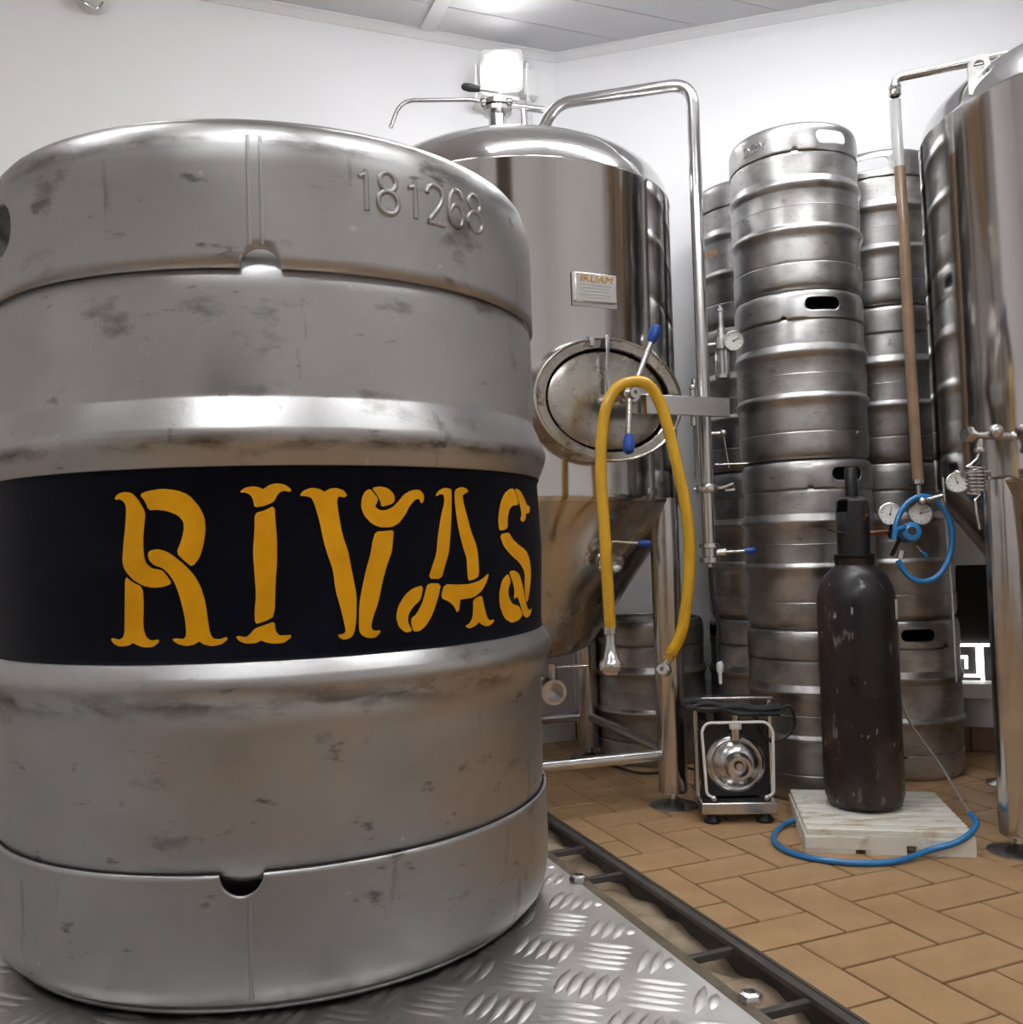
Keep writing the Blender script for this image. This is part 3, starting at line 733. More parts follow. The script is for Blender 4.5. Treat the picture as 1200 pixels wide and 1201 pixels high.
# --- manhole
def proj(P):
    q = Vector(P)-CAM; z = q.dot(_fw); return 600+F_PX*q.dot(_rt)/z, 600.5-F_PX*q.dot(_up)/z
zM = 1.21; best = None
for k in range(0, 800):
    A_ = k/1000; n_ = Vector((math.sin(A_), -math.cos(A_), 0)); e = abs(proj(O1+n_*.60+Z1*zM)[0]-715)
    if best is None or e < best[0]: best = (e, A_)
aM = best[1]; nM = Vector((math.sin(aM), -math.cos(aM), 0)); tM = Vector((math.cos(aM), math.sin(aM), 0))
while proj(O1+nM*.60+Z1*zM)[1] > 470: zM += .002
MC = O1+nM*.600+Z1*zM; EB, EA = .174, .240; sxM = EA/EB
MB().lathe([(EB-.008, -.16), (EB-.006, -.004), (EB, .002), (EB+.002, .006), (EB+.001, .009), (EB-.003, .010), (EB-.006, .006), (EB-.026, .003), (EB-.028, .0), (EB-.028, -.03)], 72, MC, nM, sx=sxM, xdir=tM).build('manhole_collar', 'lid', t1_)
lid = MB().lathe([(EB-.035, -.02), (EB-.036, -.008), (EB-.042, -.005), (.10, -.002), (.05, .000), (.0006, .001)], 72, MC, nM, sx=sxM, xdir=tM).build('manhole_lid', 'lid', t1_)
MB().lathe([(EB-.028, -.03), (EB-.035, -.02)], 72, MC, nM, sx=sxM, xdir=tM).build('gasket', 'black', t1_)
HB = MC+nM*.105
hub = MB().lathe([(.012, -.10), (.012, -.03), (.024, -.03), (.027, -.02), (.027, .012), (.024, .016), (.016, .016), (.015, .030), (.006, .030), (.006, .022), (.0004, .022)], 24, HB, nM).build('clamp_hub', 'satin', t1_)
def mp_(a, b, c=0): return HB+tM*a+Z1*b+nM*c          # in the plane of the hub
arm = MB().box(mp_(.175, -.022, -.02), (.345, .012, .055), (tM, nM, Z1)).build('hinge_arm', 'satin', t1_, bevel=.002)
MB().cyl(mp_(.232, -.075, -.034), mp_(.232, .028, -.034), .008, seg=12).ell(mp_(.232, .032, -.034), .010).build('hinge_pin', 'satin', arm)
MB().box(mp_(.045, -.030, .000), (.010, .012, .058), (tM, nM, Z1)).build('arm_stop', 'satin', arm)
MB().box(MC+tM*(-.012)+Z1*.098+nM*.018, (.012, .006, .160), (tM, nM, Z1)).build('lid_strap', 'satin', t1_, bevel=.001)
MB().box(MC+tM*(-.062)+Z1*.156+nM*.012, (.014, .02, .022), (tM, nM, Z1)).build('lid_clip', 'satin', t1_, bevel=.001)
lever(t1_, mp_(.006, .012, .012), mp_(.058, .140, .025), mp_(.078, .186, .030), .0085, .017, 'clamp_lever')
lever(t1_, mp_(-.008, -.016, .012), mp_(-.020, -.112, .020), mp_(-.025, -.165, .024), .0085, .017, 'clamp_lever')
# --- nameplate
zP = 1.53; NP = O1+nM*(TR+.006)+Z1*zP
while proj(NP)[1] > 338: NP.z += .002
NP += tM*.004
npl = MB().box(NP, (.138, .012, .084), (tM, nM, Z1)).build('nameplate', 'plate', t1_, bevel=.003)
MB().box(NP-nM*.006-Z1*.006, (.148, .004, .096), (tM, nM, Z1)).build('plate_backing', 'satin', npl)
def flat_text(txt, c, X, N_, size, m, parent, name, shear=0, ext=.0006, align='CENTER'):
    cu = bpy.data.curves.new('txt', 'FONT'); cu.body = txt; cu.size = size; cu.extrude = ext; cu.align_x = align; cu.align_y = 'CENTER'; cu.shear = shear; cu.offset = 0
    to = bpy.data.objects.new('txt', cu); COL.objects.link(to); bpy.context.view_layer.update()
    me = bpy.data.meshes.new_from_object(to.evaluated_get(bpy.context.evaluated_depsgraph_get())); bpy.data.objects.remove(to)
    Y = N_.cross(X); off = OFF.get(parent, Vector())
    for v in me.vertices: v.co = Vector(c)+X*(v.co.x*1.25)+Y*v.co.y+N_*v.co.z-off
    me.materials.clear(); me.materials.append(M[m])
    o = bpy.data.objects.new(name, me); COL.objects.link(o); o.parent = parent; return o
flat_text('IRUAM', NP+Z1*.024+nM*.0068, tM, nM, .029, 'pgold', npl, 'maker_lettering', .22)
mb = MB()
for k in range(5): mb.box(NP+Z1*(.006-.009*k)+nM*.0064-tM*(.003*(k % 2)), (.105-.012*(k % 3), .0006, .0016), (tM, nM, Z1))
mb.build('small_print', 'line', npl)
# --- pipework from the dome down the side of the tank
PY = 2.86; pr_ = .0195
pA = ony(632, 150, 3.10); pB = ony(652, 122, 3.06); pC = ony(811, 97, PY); pD = ony(833, 640, PY)
pC.x = pD.x = (pC.x+pD.x)/2
pipe = MB().tube(fillet([pA-Z1*.03, pB, pC, pD], .075, 8), pr_, 20).build('overflow_pipe', 'satin', t1_)
def on_pipe(py): return ony(proj(Vector((pD.x, pD.y, EYE+(630-py)/F_PX*PY)))[0], py, PY)
PX = Vector((pD.x, pD.y, 0))
def pz(py):
    z = EYE
    for _ in range(30): z += (proj(PX+Z1*z)[1]-py)*PY/F_PX
    return z
XR = Vector((1, 0, 0)); TO = Vector((-.2, -1, 0)).normalized()
zc_ = pz(573)
cl = MB().lathe([(pr_, -.014), (pr_+.012, -.012), (pr_+.016, 0), (pr_+.012, .012), (pr_, .014)], 24, PX+Z1*zc_).build('clamp', 'satin', pipe)
c0 = PX+Z1*zc_+XR*.034
MB().tube([c0, c0+XR*.018+Z1*.002, c0+XR*.045+Z1*.012, c0+XR*.050-Z1*.006, c0+XR*.020-Z1*.008], .0055, 8, closed=False).cyl(c0-XR*.075, c0, .004).build('wing_nut', 'satin', cl)
zv = pz(648)
vb = MB().lathe([(pr_, .03), (pr_+.010, .028), (pr_+.012, .015), (.022, .012), (.022, -.012), (pr_+.012, -.015), (pr_+.012, -.030), (.010, -.034), (.010, -.045), (.0004, -.045)], 24, PX+Z1*zv).build('drip_valve', 'satin', pipe)
MB().cyl(PX+Z1*zv, PX+Z1*zv+XR*.048, .013, seg=8).build('valve_bonnet', 'satin', vb)
lever(pipe, PX+Z1*zv+XR*.045, PX+Z1*(zv+.001)+XR*.105, PX+Z1*(zv+.002)+XR*.142, .0048, .0105, 'valve_lever')
# sight tube on the pipe with gauge
zg = pz(405); GB = PX+XR*.060+TO*.01+Z1*zg
ra = MB().cyl(PX+Z1*zg+XR*.015, GB, .0055, seg=10).ell(PX+Z1*zg+XR*.042, .009)
ra.lathe([(.012, -.018), (.019, -.016), (.019, .018), (.012, .020), (.011, .050), (.0085, .052), (.0085, .098), (.013, .099), (.013, .106), (.006, .110), (.004, .118), (.0004, .118)], 20, GB, (0, 0, 1), (True, False))
ra = ra.build('relief_valve', 'satin', pipe)
MB().lathe([(.021, -.098), (.021, -.020)], 20, GB, (0, 0, 1), (True, True)).build('sight_cup', 'glass', ra)
MB().lathe([(.022, -.106), (.022, -.096), (.006, -.096), (.006, -.02)], 20, GB, (0, 0, 1), (True, False)).build('cup_base', 'satin', ra)
gauge(pipe, GB+XR*.036+TO*.022+Z1*.004, TO+XR*.25-Z1*.1, .030, 'pressure_gauge', .55)
# second thin line behind with a small lever
MB().tube([PX+Vector((-.012, .07, pz(440))), PX+Vector((-.012, .07, pz(560)))], .011, 12).build('thin_pipe', 'satin', t1_)
q = PX+Vector((.045, .09, pz(505)))
MB().cyl(q-XR*.05, q+XR*.03, .006).ell(q+XR*.03, .012).cyl(q+XR*.03, q+XR*.045-Z1*.11, .003).cyl(q+XR*.0-Z1*.098, q+XR*.105-Z1*.098, .003).build('vent_lever', 'satin', t1_)
# black drip tube below the valve
dt = thing('drip_tube', (PX+Z1*(zv-.045))[:], 'thin black drip tube with white tip hanging under the pipe valve', 'tube')
P0 = PX+Z1*(zv-.040)
MB().tube([P0, P0+Vector((.002, -.005, -.09)), P0+Vector((.016, -.01, -.17)), P0+Vector((.010, -.01, -.25)), P0+Vector((.016, -.01, -.30))], .0065, 8, smooth=5).build('tube', 'black', dt)
MB().lathe([(.0066, .012), (.011, 0), (.010, -.018), (.006, -.026), (.005, -.055), (.0004, -.060)], 12, P0+Vector((.016, -.01, -.30)), (0, 0, 1), (True, False)).build('tip', 'white', dt)
# --- top nozzle with butterfly valve, vent tube
nz = ony(583, 128, 3.165); nz = Vector((nz.x, nz.y, 2.135))
zn = 2.135
while proj(Vector((nz.x, nz.y, zn)))[1] > 128: zn += .003
no = MB().lathe([(.030, -.02), (.030, zn-.022-2.135), (.05, zn-.018-2.135), (.052, zn-.004-2.135), (.034, zn-2.135), (.052, zn+.004-2.135), (.052, zn+.020-2.135), (.030, zn+.026-2.135), (.028, zn+.034-2.135), (.0004, zn+.036-2.135)], 24, nz).build('top_nozzle', 'satin', t1_)
q = Vector((nz.x, nz.y, zn+.012))
MB().ell(q+Vector((-.045, -.02, 0)), .017).ell(q+Vector((.04, -.03, -.004)), .015).build('clamp_bolts', 'satin', no)
lever(no, q+Vector((.01, -.03, .030)), q+Vector((-.055, -.035, .040)), q+Vector((-.118, -.036, .052)), .006, .014, 'valve_lever', 'black')
MB().tube(fillet([ony(458, 150, 3.2), ony(470, 118, 3.2), ony(560, 117, 3.2), q+Vector((0, .03, .005))], .06), .0075, 10).build('vent_tube', 'satin', t1_)
MB().cyl(q+Vector((.02, 0, .0)), q+Vector((.16, .02, -.012)), .012).cyl(q+Vector((.09, .01, -.005)), q+Vector((.09, .01, -.15)), .009).build('side_tube', 'satin', t1_)
# --- sample valve on the cone
sv = ony(703, 660, 2.80)
for _ in range(40):
    rr = (sv-O1).xy.length; hh = sv.z; want = .245+(TR-.012-.245)*(hh-.515)/(.91-.515)
    sv = ony(703, 660, sv.y+(.6*(rr-want)))
nv = (Vector((sv.x, sv.y, 0))-O1); nv.z = 0; nv.normalize()
so = MB().cyl(sv-nv*.04, sv+nv*.045, .013, seg=14)
so.lathe([(.016, .02), (.026, .024), (.030, .036), (.026, .046), (.030, .056), (.034, .066), (.030, .078), (.026, .078), (.024, .05), (.0004, .05)], 24, sv, nv)
so.ell(sv+nv*.04+Z1*.02-tM*.025, .013).ell(sv+nv*.045-Z1*.014-tM*.028, .010)
so = so.build('sample_valve', 'satin', t1_)
MB().tube(fillet([sv-tM*.012, sv-tM*.055+nv*.01, sv-tM*.045+Z1*.05+nv*.02, sv-tM*.040+Z1*.09+nv*.035], .03), .009, 10).ell(sv-tM*.040+Z1*.10+nv*.038, .017).build('sample_elbow', 'satin', so)
lv = ony(718, 635, sv.y-.08); lever(so, lv, ony(748, 637, sv.y-.085), ony(764, 638, sv.y-.088), .0048, .0115, 'valve_lever')
MB().cyl(sv+nv*.04, lv, .006).build('valve_stem', 'satin', so)
# --- outlet under the cone
oc = ony(650, 812, 3.02)
ob = MB().tube(fillet([O1+Z1*.43, O1+Z1*.34, Vector((oc.x-.01, oc.y+.08, oc.z))], .05), .026, 16)
ob.lathe([(.026, -.09), (.036, -.08), (.040, -.05), (.034, -.04), (.036, -.02), (.042, 0), (.041, .004), (.030, .004), (.029, -.06), (.0004, -.06)], 24, oc, Vector((.25, -1, -.05)))
ob.ell(oc+Vector((-.045, .02, .04)), .018).cyl(oc+Vector((.0, .04, .03)), oc+Vector((.0, .04, .085)), .013)
ob = ob.build('outlet_valve', 'satin', t1_)
MB().cyl(oc+Vector((0, .04, .075)), oc+Vector((.115, .03, .078)), .005).build('valve_lever', 'satin', ob)

# ------------------------------------------------------------------ yellow hose over the manhole hub
YD = HB.y-.012
hp = [(716, 738), (713, 690), (709, 620), (705, 560), (706, 510), (712, 475), (724, 455), (741, 448), (758, 450), (772, 468), (783, 500), (795, 550), (805, 600), (809, 650), (806, 700), (799, 742), (788, 765)]
P = [ony(x, y, YD+(.012 if 455 < y < 700 and x > 750 else 0)-.02*min(1, abs(y-448)/150)) for x, y in hp]
yh = thing('beer_hose', P[7][:], 'translucent yellow hose draped over the manhole clamp of the tank', 'hose')
MB().tube(P, .0158, 14, smooth=6).build('hose', 'yhose', yh)
a = P[0]
MB().lathe([(.0175, .006), (.0175, -.012), (.012, -.014), (.013, -.04), (.022, -.075), (.031, -.085), (.033, -.095), (.031, -.106), (.024, -.108), (.022, -.118), (.0004, -.118)], 24, a, (0, 0, 1), (True, False)).build('steel_coupling', 'satin', yh)
b_ = P[-1]; d = (P[-1]-P[-2]).normalized()
MB().lathe([(.0175, -.008), (.0175, .006), (.013, .008), (.012, .022), (.0004, .022)], 16, b_, d, (True, False)).build('brass_clamp', 'pgold', yh)
MB().cyl(b_+d*.015, b_+d*.045, .010).lathe([(.014, -.02), (.019, -.014), (.019, .014), (.014, .020), (.006, .02), (.005, 0), (.0004, 0)], 14, b_+d*.050, Vector((-.4, -1, .2)), (True, False)).build('steel_fitting', 'satin', yh)

# ------------------------------------------------------------------ second tank
RC = (1.745, 2.575)
t2_, O2 = tank(RC, 'bare polished conical tank with lifting lug and coiled sample tube', (1.257, 2.414), zt=1.955, dome=.20)
lg = ony(1148, 77, 2.42)
n2 = Vector((-.25, -1, 0)).normalized(); x2 = Vector((n2.y, -n2.x, 0)); x2 = -x2 if x2.x < 0 else x2
mb = MB(); out = []; inn = []
for k in range(24):
    t = 2*PI*k/24
    out.append((.027*math.cos(t), .03*math.sin(t)) if math.sin(t) >= 0 else (.027*max(-1, min(1, 1.7*math.cos(t))), -.075*min(1, 2.2*abs(math.sin(t)))))
    inn.append((.0135*math.cos(t), .0135*math.sin(t)))
vs = [lg+x2*x+Z1*z+n2*s_*.005 for s_ in (-1, 1) for x, z in out+inn]
fs = []
for k in range(24):
    k2 = (k+1) % 24
    fs += [(k, k2, 24+k2, 24+k), (48+k, 72+k, 72+k2, 48+k2), (k, 48+k, 48+k2, k2), (24+k, 24+k2, 72+k2, 72+k)]
mb.add(vs, fs); mb.build('lifting_lug', 'keg2', t2_)
HY = 2.60
e0 = ony(1050, 112, HY); e1 = ony(1049, 92, HY); e1.x = e0.x; e2 = ony(1222, 57, 2.45)
pp2 = MB().tube(fillet([e0, e1, e2, e2+Vector((.16, .05, .01)), e2+Vector((.17, .055, -.12))], .04), .0115, 14)
pp2.lathe([(.0115, .03), (.0165, .028), (.0165, .018), (.014, .014), (.0165, .010), (.0165, 0), (.012, -.004)], 16, e0)
pp2.build('gas_pipe', 'satin', t2_)
sh = thing('sight_hose', ony(1064, 330, HY)[:], 'clear vertical hose half filled with brown beer beside the bare tank', 'hose')
hx = [(1050, 118), (1052, 160), (1055, 196)]
hx2 = [(1055, 196), (1061, 280), (1065, 370), (1071, 470), (1077, 565)]
MB().tube([ony(x, y, HY) for x, y in hx], .0150, 14, smooth=5).build('clear_tube', 'clear', sh)
MB().tube([ony(x, y, HY) for x, y in hx2], .0150, 14, smooth=5).build('beer_filled_tube', 'amber', sh)
q = ony(1077, 565, HY); q2 = ony(1079, 592, HY)
MB().cyl(q+Z1*.004, q2, .0065).lathe([(.0165, .006), (.0165, -.006), (.009, -.010)], 14, q, (0, 0, 1), (True, False)).build('hose_tail', 'satin', sh)
# coiled sample tube and valve on the second tank
vY = 2.335
va = ony(1136, 510, vY); vb_ = ony(1186, 512, vY+.02)
sv2 = MB().cyl(va+(vb_-va)*.08, vb_, .010, seg=14).lathe([(.0004, -.012), (.020, -.012), (.022, -.006), (.022, .006), (.014, .010), (.014, .016)], 6, va, vb_-va)
sv2.ell(ony(1168, 506, vY), .019).ell(ony(1190, 512, vY+.02), .015).cyl(vb_, Vector((O2.x, O2.y, vb_.z)), .010)
sv2 = sv2.build('sample_valve', 'satin', t2_)
k0 = ony(1149, 515, vY); k1 = ony(1149, 528, vY)
co_ = MB().cyl(k0, k1, .009).lathe([(.012, .006), (.014, 0), (.012, -.006)], 12, k1)
cp = [k1, ony(1146, 538, vY), ony(1138, 545, vY)]
a_, b2 = ony(1143, 548, vY), ony(1146, 578, vY); tn = 7; axd = (b2-a_)
for k in range(tn*14+1):
    t = 2*PI*k/14; cp.append(a_+axd*(k/(tn*14))+Vector((.021*math.cos(t+PI), .021*math.sin(t+PI), 0)))
cp += [ony(1150, 580, vY-.02), ony(1144, 586, vY-.02), ony(1145, 600, vY-.02), ony(1149, 621, vY-.02)]
co_.tube(cp, .0033, 8); co_.build('coiled_tube', 'satin', sv2)
gg = gauge(t2_, ony(1123, 566, 2.46), Vector((-.35, -1, .15)), .027, 'tank_gauge', 1.9)
MB().cyl(ony(1123, 566, 2.475), ony(1124, 553, 2.48), .012).cyl(ony(1130, 556, 2.45), Vector((O2.x-.3, O2.y, ony(1150, 556, 2.5).z)), .009).build('gauge_stem', 'satin', t2_)

# ------------------------------------------------------------------ pallet and gas cylinder
fl = onz(945, 1000, 0); fr_ = onz(1146, 1006, 0); d1 = (fr_-fl).normalized(); d2 = Vector((-d1.y, d1.x, 0)); PW = (fr_-fl).length; PD = .40; PH = .062
pa = thing('plastic_pallet', ((fl+fr_)/2+d2*PD/2)[:], 'white plastic grid pallet with brown stains under the gas cylinder', 'pallet')
def pp(a, b, z): return fl+d1*a+d2*b+Z1*z
def pbox(mb, a0_, a1_, b0, b1, z0, z1): return mb.box(pp((a0_+a1_)/2, (b0+b1)/2, (z0+z1)/2), (a1_-a0_, b1-b0, z1-z0), (d1, d2, Z1))
for k in range(8):
    b0 = .004+k*PD/8
    pbox(MB(), .004, PW-.004, b0, b0+PD/8-.013, PH-.016, PH).build('slat', 'pallet', pa, bevel=.003)
sideparts = []
for (b0, b1) in ((0, .016), (PD-.016, PD)):
    mb = MB(); xs = [0, .10, .135, .25, .285, .36]
    pbox(mb, 0, PW, b0, b1, .024, PH-.016)
    cuts = [(0, PW*.30), (PW*.36, PW*.60), (PW*.66, PW)]
    for (x0, x1) in cuts: pbox(mb, x0, x1, b0, b1, 0, .024)
    mb.build('side_skirt', 'pallet', pa)
    for x0 in (.0, PW*.22, PW*.72): pbox(MB(), x0, x0+.075, b0-.003, b1, .012, PH-.02).build('side_rib', 'pallet', pa)
for (x0, x1) in ((0, .016), (PW-.016, PW)):
    pbox(MB(), x0, x1, .016, PD-.016, 0, PH-.016).build('side_skirt', 'pallet', pa)
for k in range(3): pbox(MB(), .08+k*.12, .10+k*.12, .016, PD-.016, 0, PH-.016).build('inner_web', 'pallet', pa)

GC = onz(1016, 957, PH)+Vector((.036, .105, 0)); gr = .107
ga_ = thing('gas_cylinder', (GC.x, GC.y, PH), 'black gas cylinder with flaking paint and valve guard standing on the white pallet', 'gas cylinder')
gz = lambda py: ony(1010, py, GC.y).z
zs = gz(708)
MB().lathe([(.0004, PH), (gr*.80, PH), (gr*.93, PH+.012), (gr, PH+.04), (gr, zs), (gr*.985, zs+.022), (gr*.92, zs+.050), (gr*.79, zs+.078), (gr*.62, zs+.098), (gr*.50, zs+.108), (.052, zs+.112)], 64, Vector((GC.x, GC.y, 0))).build('bottle', 'cyl', ga_)
zn_ = zs+.110; zt_ = gz(548)
G = Vector((GC.x, GC.y, 0))
MB().lathe([(.052, zn_-.004), (.054, zn_+.012), (.056, zn_+.02)], 32, G).build('neck_ring', 'cyl', ga_)
cap_h = gz(585)
guard = MB(); seg = 40; rows = []
prof = [(.055, zn_+.02), (.055, zn_+.03), (.045, zn_+.032), (.045, zn_+.10), (.046, zn_+.15), (.043, zn_+.18), (.038, cap_h-.004), (.030, cap_h+.006)]
vs = []; fs = []
for (r, h) in prof:
    for k in range(seg): t = 2*PI*k/seg; vs.append(G+Vector((r*math.cos(t), r*math.sin(t), h)))
for i in range(len(prof)-1):
    for k in range(seg):
        t = 2*PI*(k+.5)/seg; 
        sidehole = i in (4, 5) and (abs((t-math.radians(200)+PI) % (2*PI)-PI) < .55 or abs((t-math.radians(20)+PI) % (2*PI)-PI) < .55)
        if not sidehole: fs.append((i*seg+k, i*seg+(k+1) % seg, (i+1)*seg+(k+1) % seg, (i+1)*seg+k))
guard.add(vs, fs); go = guard.build('valve_guard', 'blackp', ga_)
sm = go.modifiers.new('solid', 'SOLIDIFY'); sm.thickness = .004
MB().lathe([(.012, zn_), (.012, cap_h), (.017, cap_h), (.017, zt_-.006), (.014, zt_), (.0004, zt_)], 18, G).build('valve_stem', 'blackp', ga_)
vz = gz(625)
MB().cyl(G+Z1*vz, G+Vector((.105, -.01, vz)), .006).cyl(G+Z1*vz, G+Vector((.02, -.055, vz+.05)), .004).build('valve_outlet', 'rust', ga_)
MB().cyl(G+Vector((-.03, -.04, vz-.002)), ony(971, 621, GC.y-.06), .0022, seg=8).build('locking_wire', 'blackp', ga_)
mb = MB(); 
for k in range(5):
    a = math.radians(38)+k*.05; mb.add([], [])
ph0 = math.radians(48)
def gp(ph, z, r=gr+.0008): return Vector((GC.x+r*math.sin(ph), GC.y-r*math.cos(ph), z))
mb = MB(); n = 6
za, zb = gz(725), gz(702)
for k in range(n):
    a, b = ph0+k*.05, ph0+(k+1)*.05
    mb.add([gp(a, za), gp(b, za), gp(b, zb), gp(a, zb)], [(0, 1, 2, 3)])
mb.build('paper_label', 'white', ga_)

# regulator with two dials hanging at the valve outlet
RG = ony(1062, 625, GC.y-.02)
rg = thing('gas_regulator', RG[:], 'twin-dial gas regulator with blue knob beside the cylinder valve', 'regulator')
rb = MB().cyl(RG+Vector((-.045, 0, 0)), RG+Vector((.04, 0, .0)), .014).cyl(RG+Vector((-.035, 0, 0)), RG+Vector((-.045, -.01, .045)), .007).cyl(RG+Vector((.03, 0, 0)), RG+Vector((.035, -.01, .045)), .007)
rb.ell(RG, .028, .9, (0, 1, 0)).build('regulator_body', 'blackp', rg)
gauge(rg, ony(1044, 603, GC.y-.05), Vector((-.15, -1, .12)), .031, 'pressure_gauge', 1.3)
gauge(rg, ony(1080, 602, GC.y-.05), Vector((-.15, -1, .12)), .031, 'pressure_gauge', .15)
kb = ony(1068, 624, GC.y-.08)
MB().lathe([(.022, -.03), (.026, -.025), (.026, .012), (.018, .016), (.0004, .016)], 24, kb, Vector((-.1, -1, .2)), (True, False)).build('regulator_knob', 'bluehose', rg)
MB().lathe([(.0004, .0165), (.012, .0165)], 20, kb, Vector((-.1, -1, .2))).build('knob_cap', 'blackp', rg)
MB().cyl(ony(1055, 633, GC.y-.02), ony(1046, 652, GC.y), .006).build('lower_stem', 'blackp', rg)
q = ony(1075, 640, GC.y-.05); lever(rg, q, q+Vector((.012, 0, -.016)), q+Vector((.028, -.005, -.034)), .004, .007, 'shutoff_lever', 'bluehose')
q = ony(1082, 588, HY-.02); MB().cyl(q, q+Vector((.055, 0, .012)), .008).cyl(q+Vector((.05, 0, .012)), q+Vector((.058, 0, -.016)), .006).ell(q, .013).build('hose_valve', 'satin', rg)

# blue hose coil at the regulator
CY = GC.y-.085
bc = thing('coiled_air_hose', ony(1083, 632, CY)[:], 'loop of thin blue air hose hanging from the gas regulator', 'hose')
pts = []
for k in range(25):
    t = math.radians(-150)+k/24*math.radians(330)
    pts.append(ony(1083+34*math.cos(t)+2*(k/24), 632-52*math.sin(t), CY+.02*k/24))
pts = [ony(1062, 618, CY-.02), ony(1052, 622, CY)]+[ony(1083-34*math.cos(math.radians(a)), 632-50*math.sin(math.radians(a)), CY+.01*math.sin(math.radians(a))) for a in range(0, 331, 15)]
MB().tube(pts, .0075, 10, smooth=3).build('hose', 'bluehose', bc)
MB().cyl(ony(1056, 655, CY), ony(1058, 646, CY), .010).build('hose_end', 'satin', bc)
MB().tube([ony(1106, 560, CY+.03), ony(1112, 640, CY+.03), ony(1117, 700, CY+.04), ony(1122, 800, CY+.05)], .0028, 8, smooth=4).build('thin_tube', 'clear', bc)

# ------------------------------------------------------------------ floor hose
fh = [(936, 961, .02), (922, 966, .009), (910, 976, .0085), (909, 988, .0085), (925, 999, .0085), (955, 1007, .0085), (1000, 1012, .0085), (1050, 1010.5, .0085), (1095, 1012, .0085), (1152, 1000, .009)]
Pf = [onz(x, y, z) for x, y, z in fh[:8]]+[pp(PW*.72, -.016, .020), pp(PW*.90, -.012, .044), pp(PW+.010, .03, .072), pp(PW+.016, .10, .082)]
fo = thing('air_hose', Pf[4][:], 'blue air hose curving across the tiles in front of the white pallet', 'hose')
MB().tube(Pf, .0078, 10, smooth=8).build('hose', 'bluehose', fo)
MB().tube([Pf[-1]+Vector((0, -.004, 0)), ony(1132, 945, G.y-.02), ony(1100, 893, G.y+.06), ony(1068, 848, G.y+.09), ony(1052, 800, G.y+.10)], .0042, 8, smooth=6).build('thin_riser', 'line', fo)

# ------------------------------------------------------------------ pump
pc = onz(868, 966, 0); fdir = Vector((-.05, -1, 0)).normalized(); xd = Vector((-fdir.y, fdir.x, 0)); xd = xd if xd.x > 0 else -xd
pu = thing('transfer_pump', pc[:], 'portable steel transfer pump in aluminium frame with black cable on top', 'pump')
def q_(x, y, z): return pc+xd*x-fdir*y+Z1*z       # y goes back
def qb(mb, x0, x1, y0, y1, z0, z1): return mb.box(q_((x0+x1)/2, (y0+y1)/2, (z0+z1)/2), (x1-x0, y1-y0, z1-z0), (xd, -fdir, Z1))
for sx in (-.075, .075):
    for yy in (.02, .17): MB().lathe([(.024, 0), (.026, .006), (.018, .014), (.016, .030)], 16, q_(sx, yy, 0), (0, 0, 1), (True, True)).build('rubber_foot', 'black', pu)
qb(MB(), -.108, .108, -.01, .20, .028, .062).build('base_tray', 'satin', pu, bevel=.004)
for sx in (-1, 1):
    qb(MB(), sx*.108-.006, sx*.108+.006, .055, .09, .062, .345).build('frame_upright', 'satin', pu, bevel=.002)
qb(MB(), -.114, .120, .05, .095, .345, .353).build('carry_plate', 'satin', pu, bevel=.002)
qb(MB(), -.085, .085, .06, .20, .068, .25).build('motor_box', 'blackp', pu, bevel=.02)
qb(MB(), -.098, .098, .052, .060, .066, .285).build('mounting_plate', 'blackp', pu)
hc = q_(.004, .045, .160)
hd = MB().lathe([(.088, -.030), (.092, -.022), (.092, -.012), (.086, -.006), (.080, .004), (.074, .007), (.068, .005), (.062, .012), (.050, .022), (.040, .026), (.036, .034), (.034, .052), (.033, .058), (.025, .058), (.024, .020), (.0004, .018)], 48, hc, fdir, (True, False)).build('pump_head', 'satin', pu)
MB().lathe([(.0004, .030), (.010, .030), (.013, .024)], 16, hc-Z1*.002+xd*.004, fdir).build('impeller_nut', 'satin', hd)
tp = hc+Z1*.085+fdir*.006
ol = MB().cyl(tp-Z1*.01, tp+Z1*.022, .016).lathe([(.015, .028), (.012, .032), (.012, .052), (.014, .056), (.013, .072), (.0004, .072)], 16, tp).build('outlet_port', 'satin', pu)
MB().lathe([(.0175, .018), (.018, .022), (.018, .030), (.0165, .034)], 16, tp, (0, 0, 1), (True, True)).build('white_collar', 'white', ol)
gp_ = [q_(-.070, -.006, .075), q_(-.092, -.006, .085), q_(-.100, -.006, .27), q_(-.085, -.006, .290), q_(.085, -.006, .290), q_(.103, -.006, .265), q_(.098, -.006, .085), q_(.076, -.006, .075)]
MB().tube(fillet(gp_, .02, 5), .0042, 8).build('wire_guard', 'white', pu)
for sx in (-.072, .078): MB().ell(q_(sx, -.004, .074), .009).build('guard_bolt', 'satin', pu)
cb = MB()
random.seed(3)
for k in range(5):
    dz = .006*k; dy = .004*(k % 3)
    cb.tube([q_(-.135, .035+dy, .322+dz*.5), q_(-.07, .03+dy, .330-dz+.012), q_(0, .028+dy, .312+dz), q_(.07, .03+dy, .312+dz*.6-.004), q_(.135, .04+dy, .305+dz*.9)], .0085, 8, smooth=5)
cb.tube([q_(.12, .04, .31), q_(.165, .045, .325), q_(.178, .05, .27), q_(.15, .05, .235), q_(.10, .035, .228), q_(.06, .03, .30)], .0045, 8, smooth=6)
cb.tube([q_(-.13, .045, .32), q_(-.14, .05, .34), q_(-.09, .048, .342), q_(-.02, .04, .325)], .011, 8, smooth=5)
cb.build('power_cable', 'black', pu)

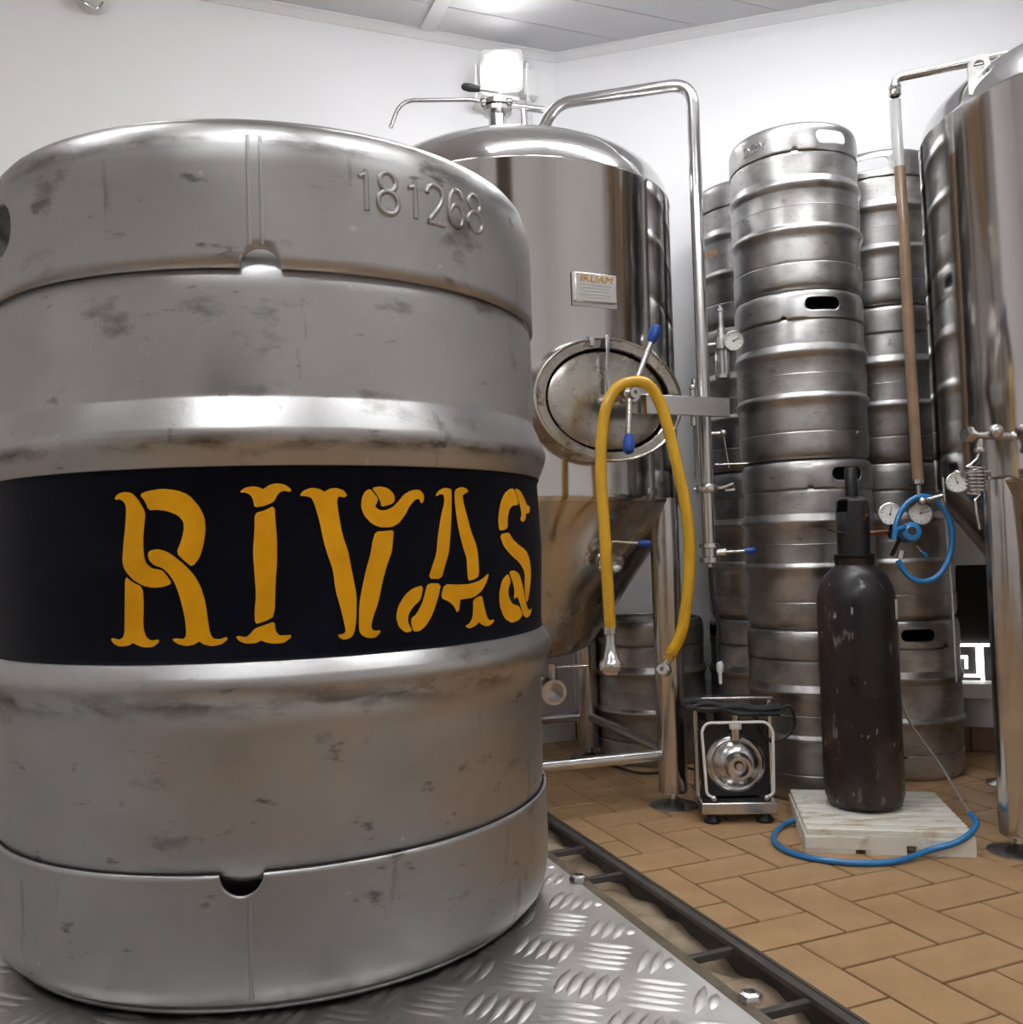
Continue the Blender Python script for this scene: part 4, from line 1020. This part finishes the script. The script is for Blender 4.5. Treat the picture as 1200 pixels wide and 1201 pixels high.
# ------------------------------------------------------------------ lamps
def on_wall_left(px, py):
    d = ray(px, py); t = ((C0-CAM).dot(NL))/d.dot(NL); return CAM+d*t
wl = on_wall_left(618, 100)
cdt = thing('conduit', (wl+NL*.012)[:], 'white wall conduit with switch box beside the floodlight', 'conduit')
MB().cyl(Vector((wl.x, wl.y, HC-.055))+NL*.016, Vector((wl.x, wl.y, wl.z-.35))+NL*.016, .013).build('pipe', 'ceil', cdt)
MB().box(wl+NL*.026-Z1*.01, (.07, .05, .11), (DL, NL, Z1)).build('junction_box', 'white', cdt, bevel=.004)
fc = on_wall_left(588, 84); fc = ony(588, 83, fc.y-.15)
fdn = (CAM+Vector((0, 0, .2))-fc).normalized()
fx = Z1.cross(fdn).normalized(); fy = fdn.cross(fx)
fd = thing('floodlight', (fc-NL*.15)[:], 'lit round-cornered floodlight fixed to the wall near the corner', 'floodlight')
MB().box(fc-fdn*.03, (.175, .160, .05), (fx, fy, fdn)).build('housing', 'white', fd, bevel=.02)
MB().lathe([(.0004, 0), (.070, 0), (.074, -.004)], 24, fc, fdn).build('lens', 'flood', fd)
MB().box(fc-NL*.085-Z1*.10, (.16, .15, .012), (DL, NL, Z1)).build('bracket', 'white', fd, bevel=.002)
MB().box(fc-fx*.105-fdn*.03-Z1*.05, (.008, .14, .05), (fx, fy, fdn)).box(fc+fx*.105-fdn*.03-Z1*.05, (.008, .14, .05), (fx, fy, fdn)).build('yoke', 'white', fd)
# wall lamp at the upper left
lc = on_wall_left(110, 4)
wlm = thing('wall_lamp', lc[:], 'white wall fitting with a bent wire loop high on the plain wall', 'wall fitting')
MB().lathe([(.0004, .10), (.035, .098), (.055, .085), (.062, .06), (.062, 0)], 28, lc+Z1*.02, NL).build('shade', 'white', wlm)
MB().tube([lc-NL.cross(Z1)*.0+DL*.075+NL*.03+Z1*.05, lc+DL*.07+NL*.06+Z1*.0, lc+DL*.03+NL*.08-Z1*.045, lc-DL*.01+NL*.08-Z1*.06, lc-DL*.03+NL*.07-Z1*.03, lc-DL*.028+NL*.06+Z1*.0], .0045, 8, smooth=6).build('wire_loop', 'satin', wlm)
# ceiling tube lights on the room's ceiling, outside the picture; the tank steel mirrors them
for (x, y, nm, lab) in ((-1.45, .55, 'left_wall', 'over the wall left of the keg'), (1.05, 2.40, 'keg_stacks', 'above the stacked kegs'), (.30, 2.20, 'manhole_tank', 'in front of the manhole tank'),
                        (-.30, -.75, 'platform', 'behind the platform'), (1.20, .10, 'bare_tank', 'in front of the bare tank')):
    f = thing('ceiling_light_%s_offscreen' % nm, (x, y, HC-.05), 'white twin-tube ceiling light %s' % lab, 'ceiling light', 'ceiling lights')
    c = Vector((x, y, HC))
    MB().box(c-Z1*.018, (1.22, .16, .034), (DL, NL, Z1)).build('fixture_body', 'white', f, bevel=.004)
    for sx, side in ((-1, 'rear'), (1, 'front')):
        MB().cyl(c+DL*.58+NL*sx*.045-Z1*.052, c-DL*.58+NL*sx*.045-Z1*.052, .0145, seg=12).build('%s_tube_%s_offscreen' % (side, nm), 'lampdiff', f)

# thin black cable lying on the tiles behind the tank leg
fcab = thing('floor_cable', onz(730, 905, 0)[:], 'thin black cable lying on the tiles behind the tank leg', 'cable')
MB().tube([onz(x, y, .005) for x, y in ((700, 893), (722, 899), (748, 906), (772, 906), (800, 900), (822, 905))], .0045, 8, smooth=5).build('cable', 'black', fcab)
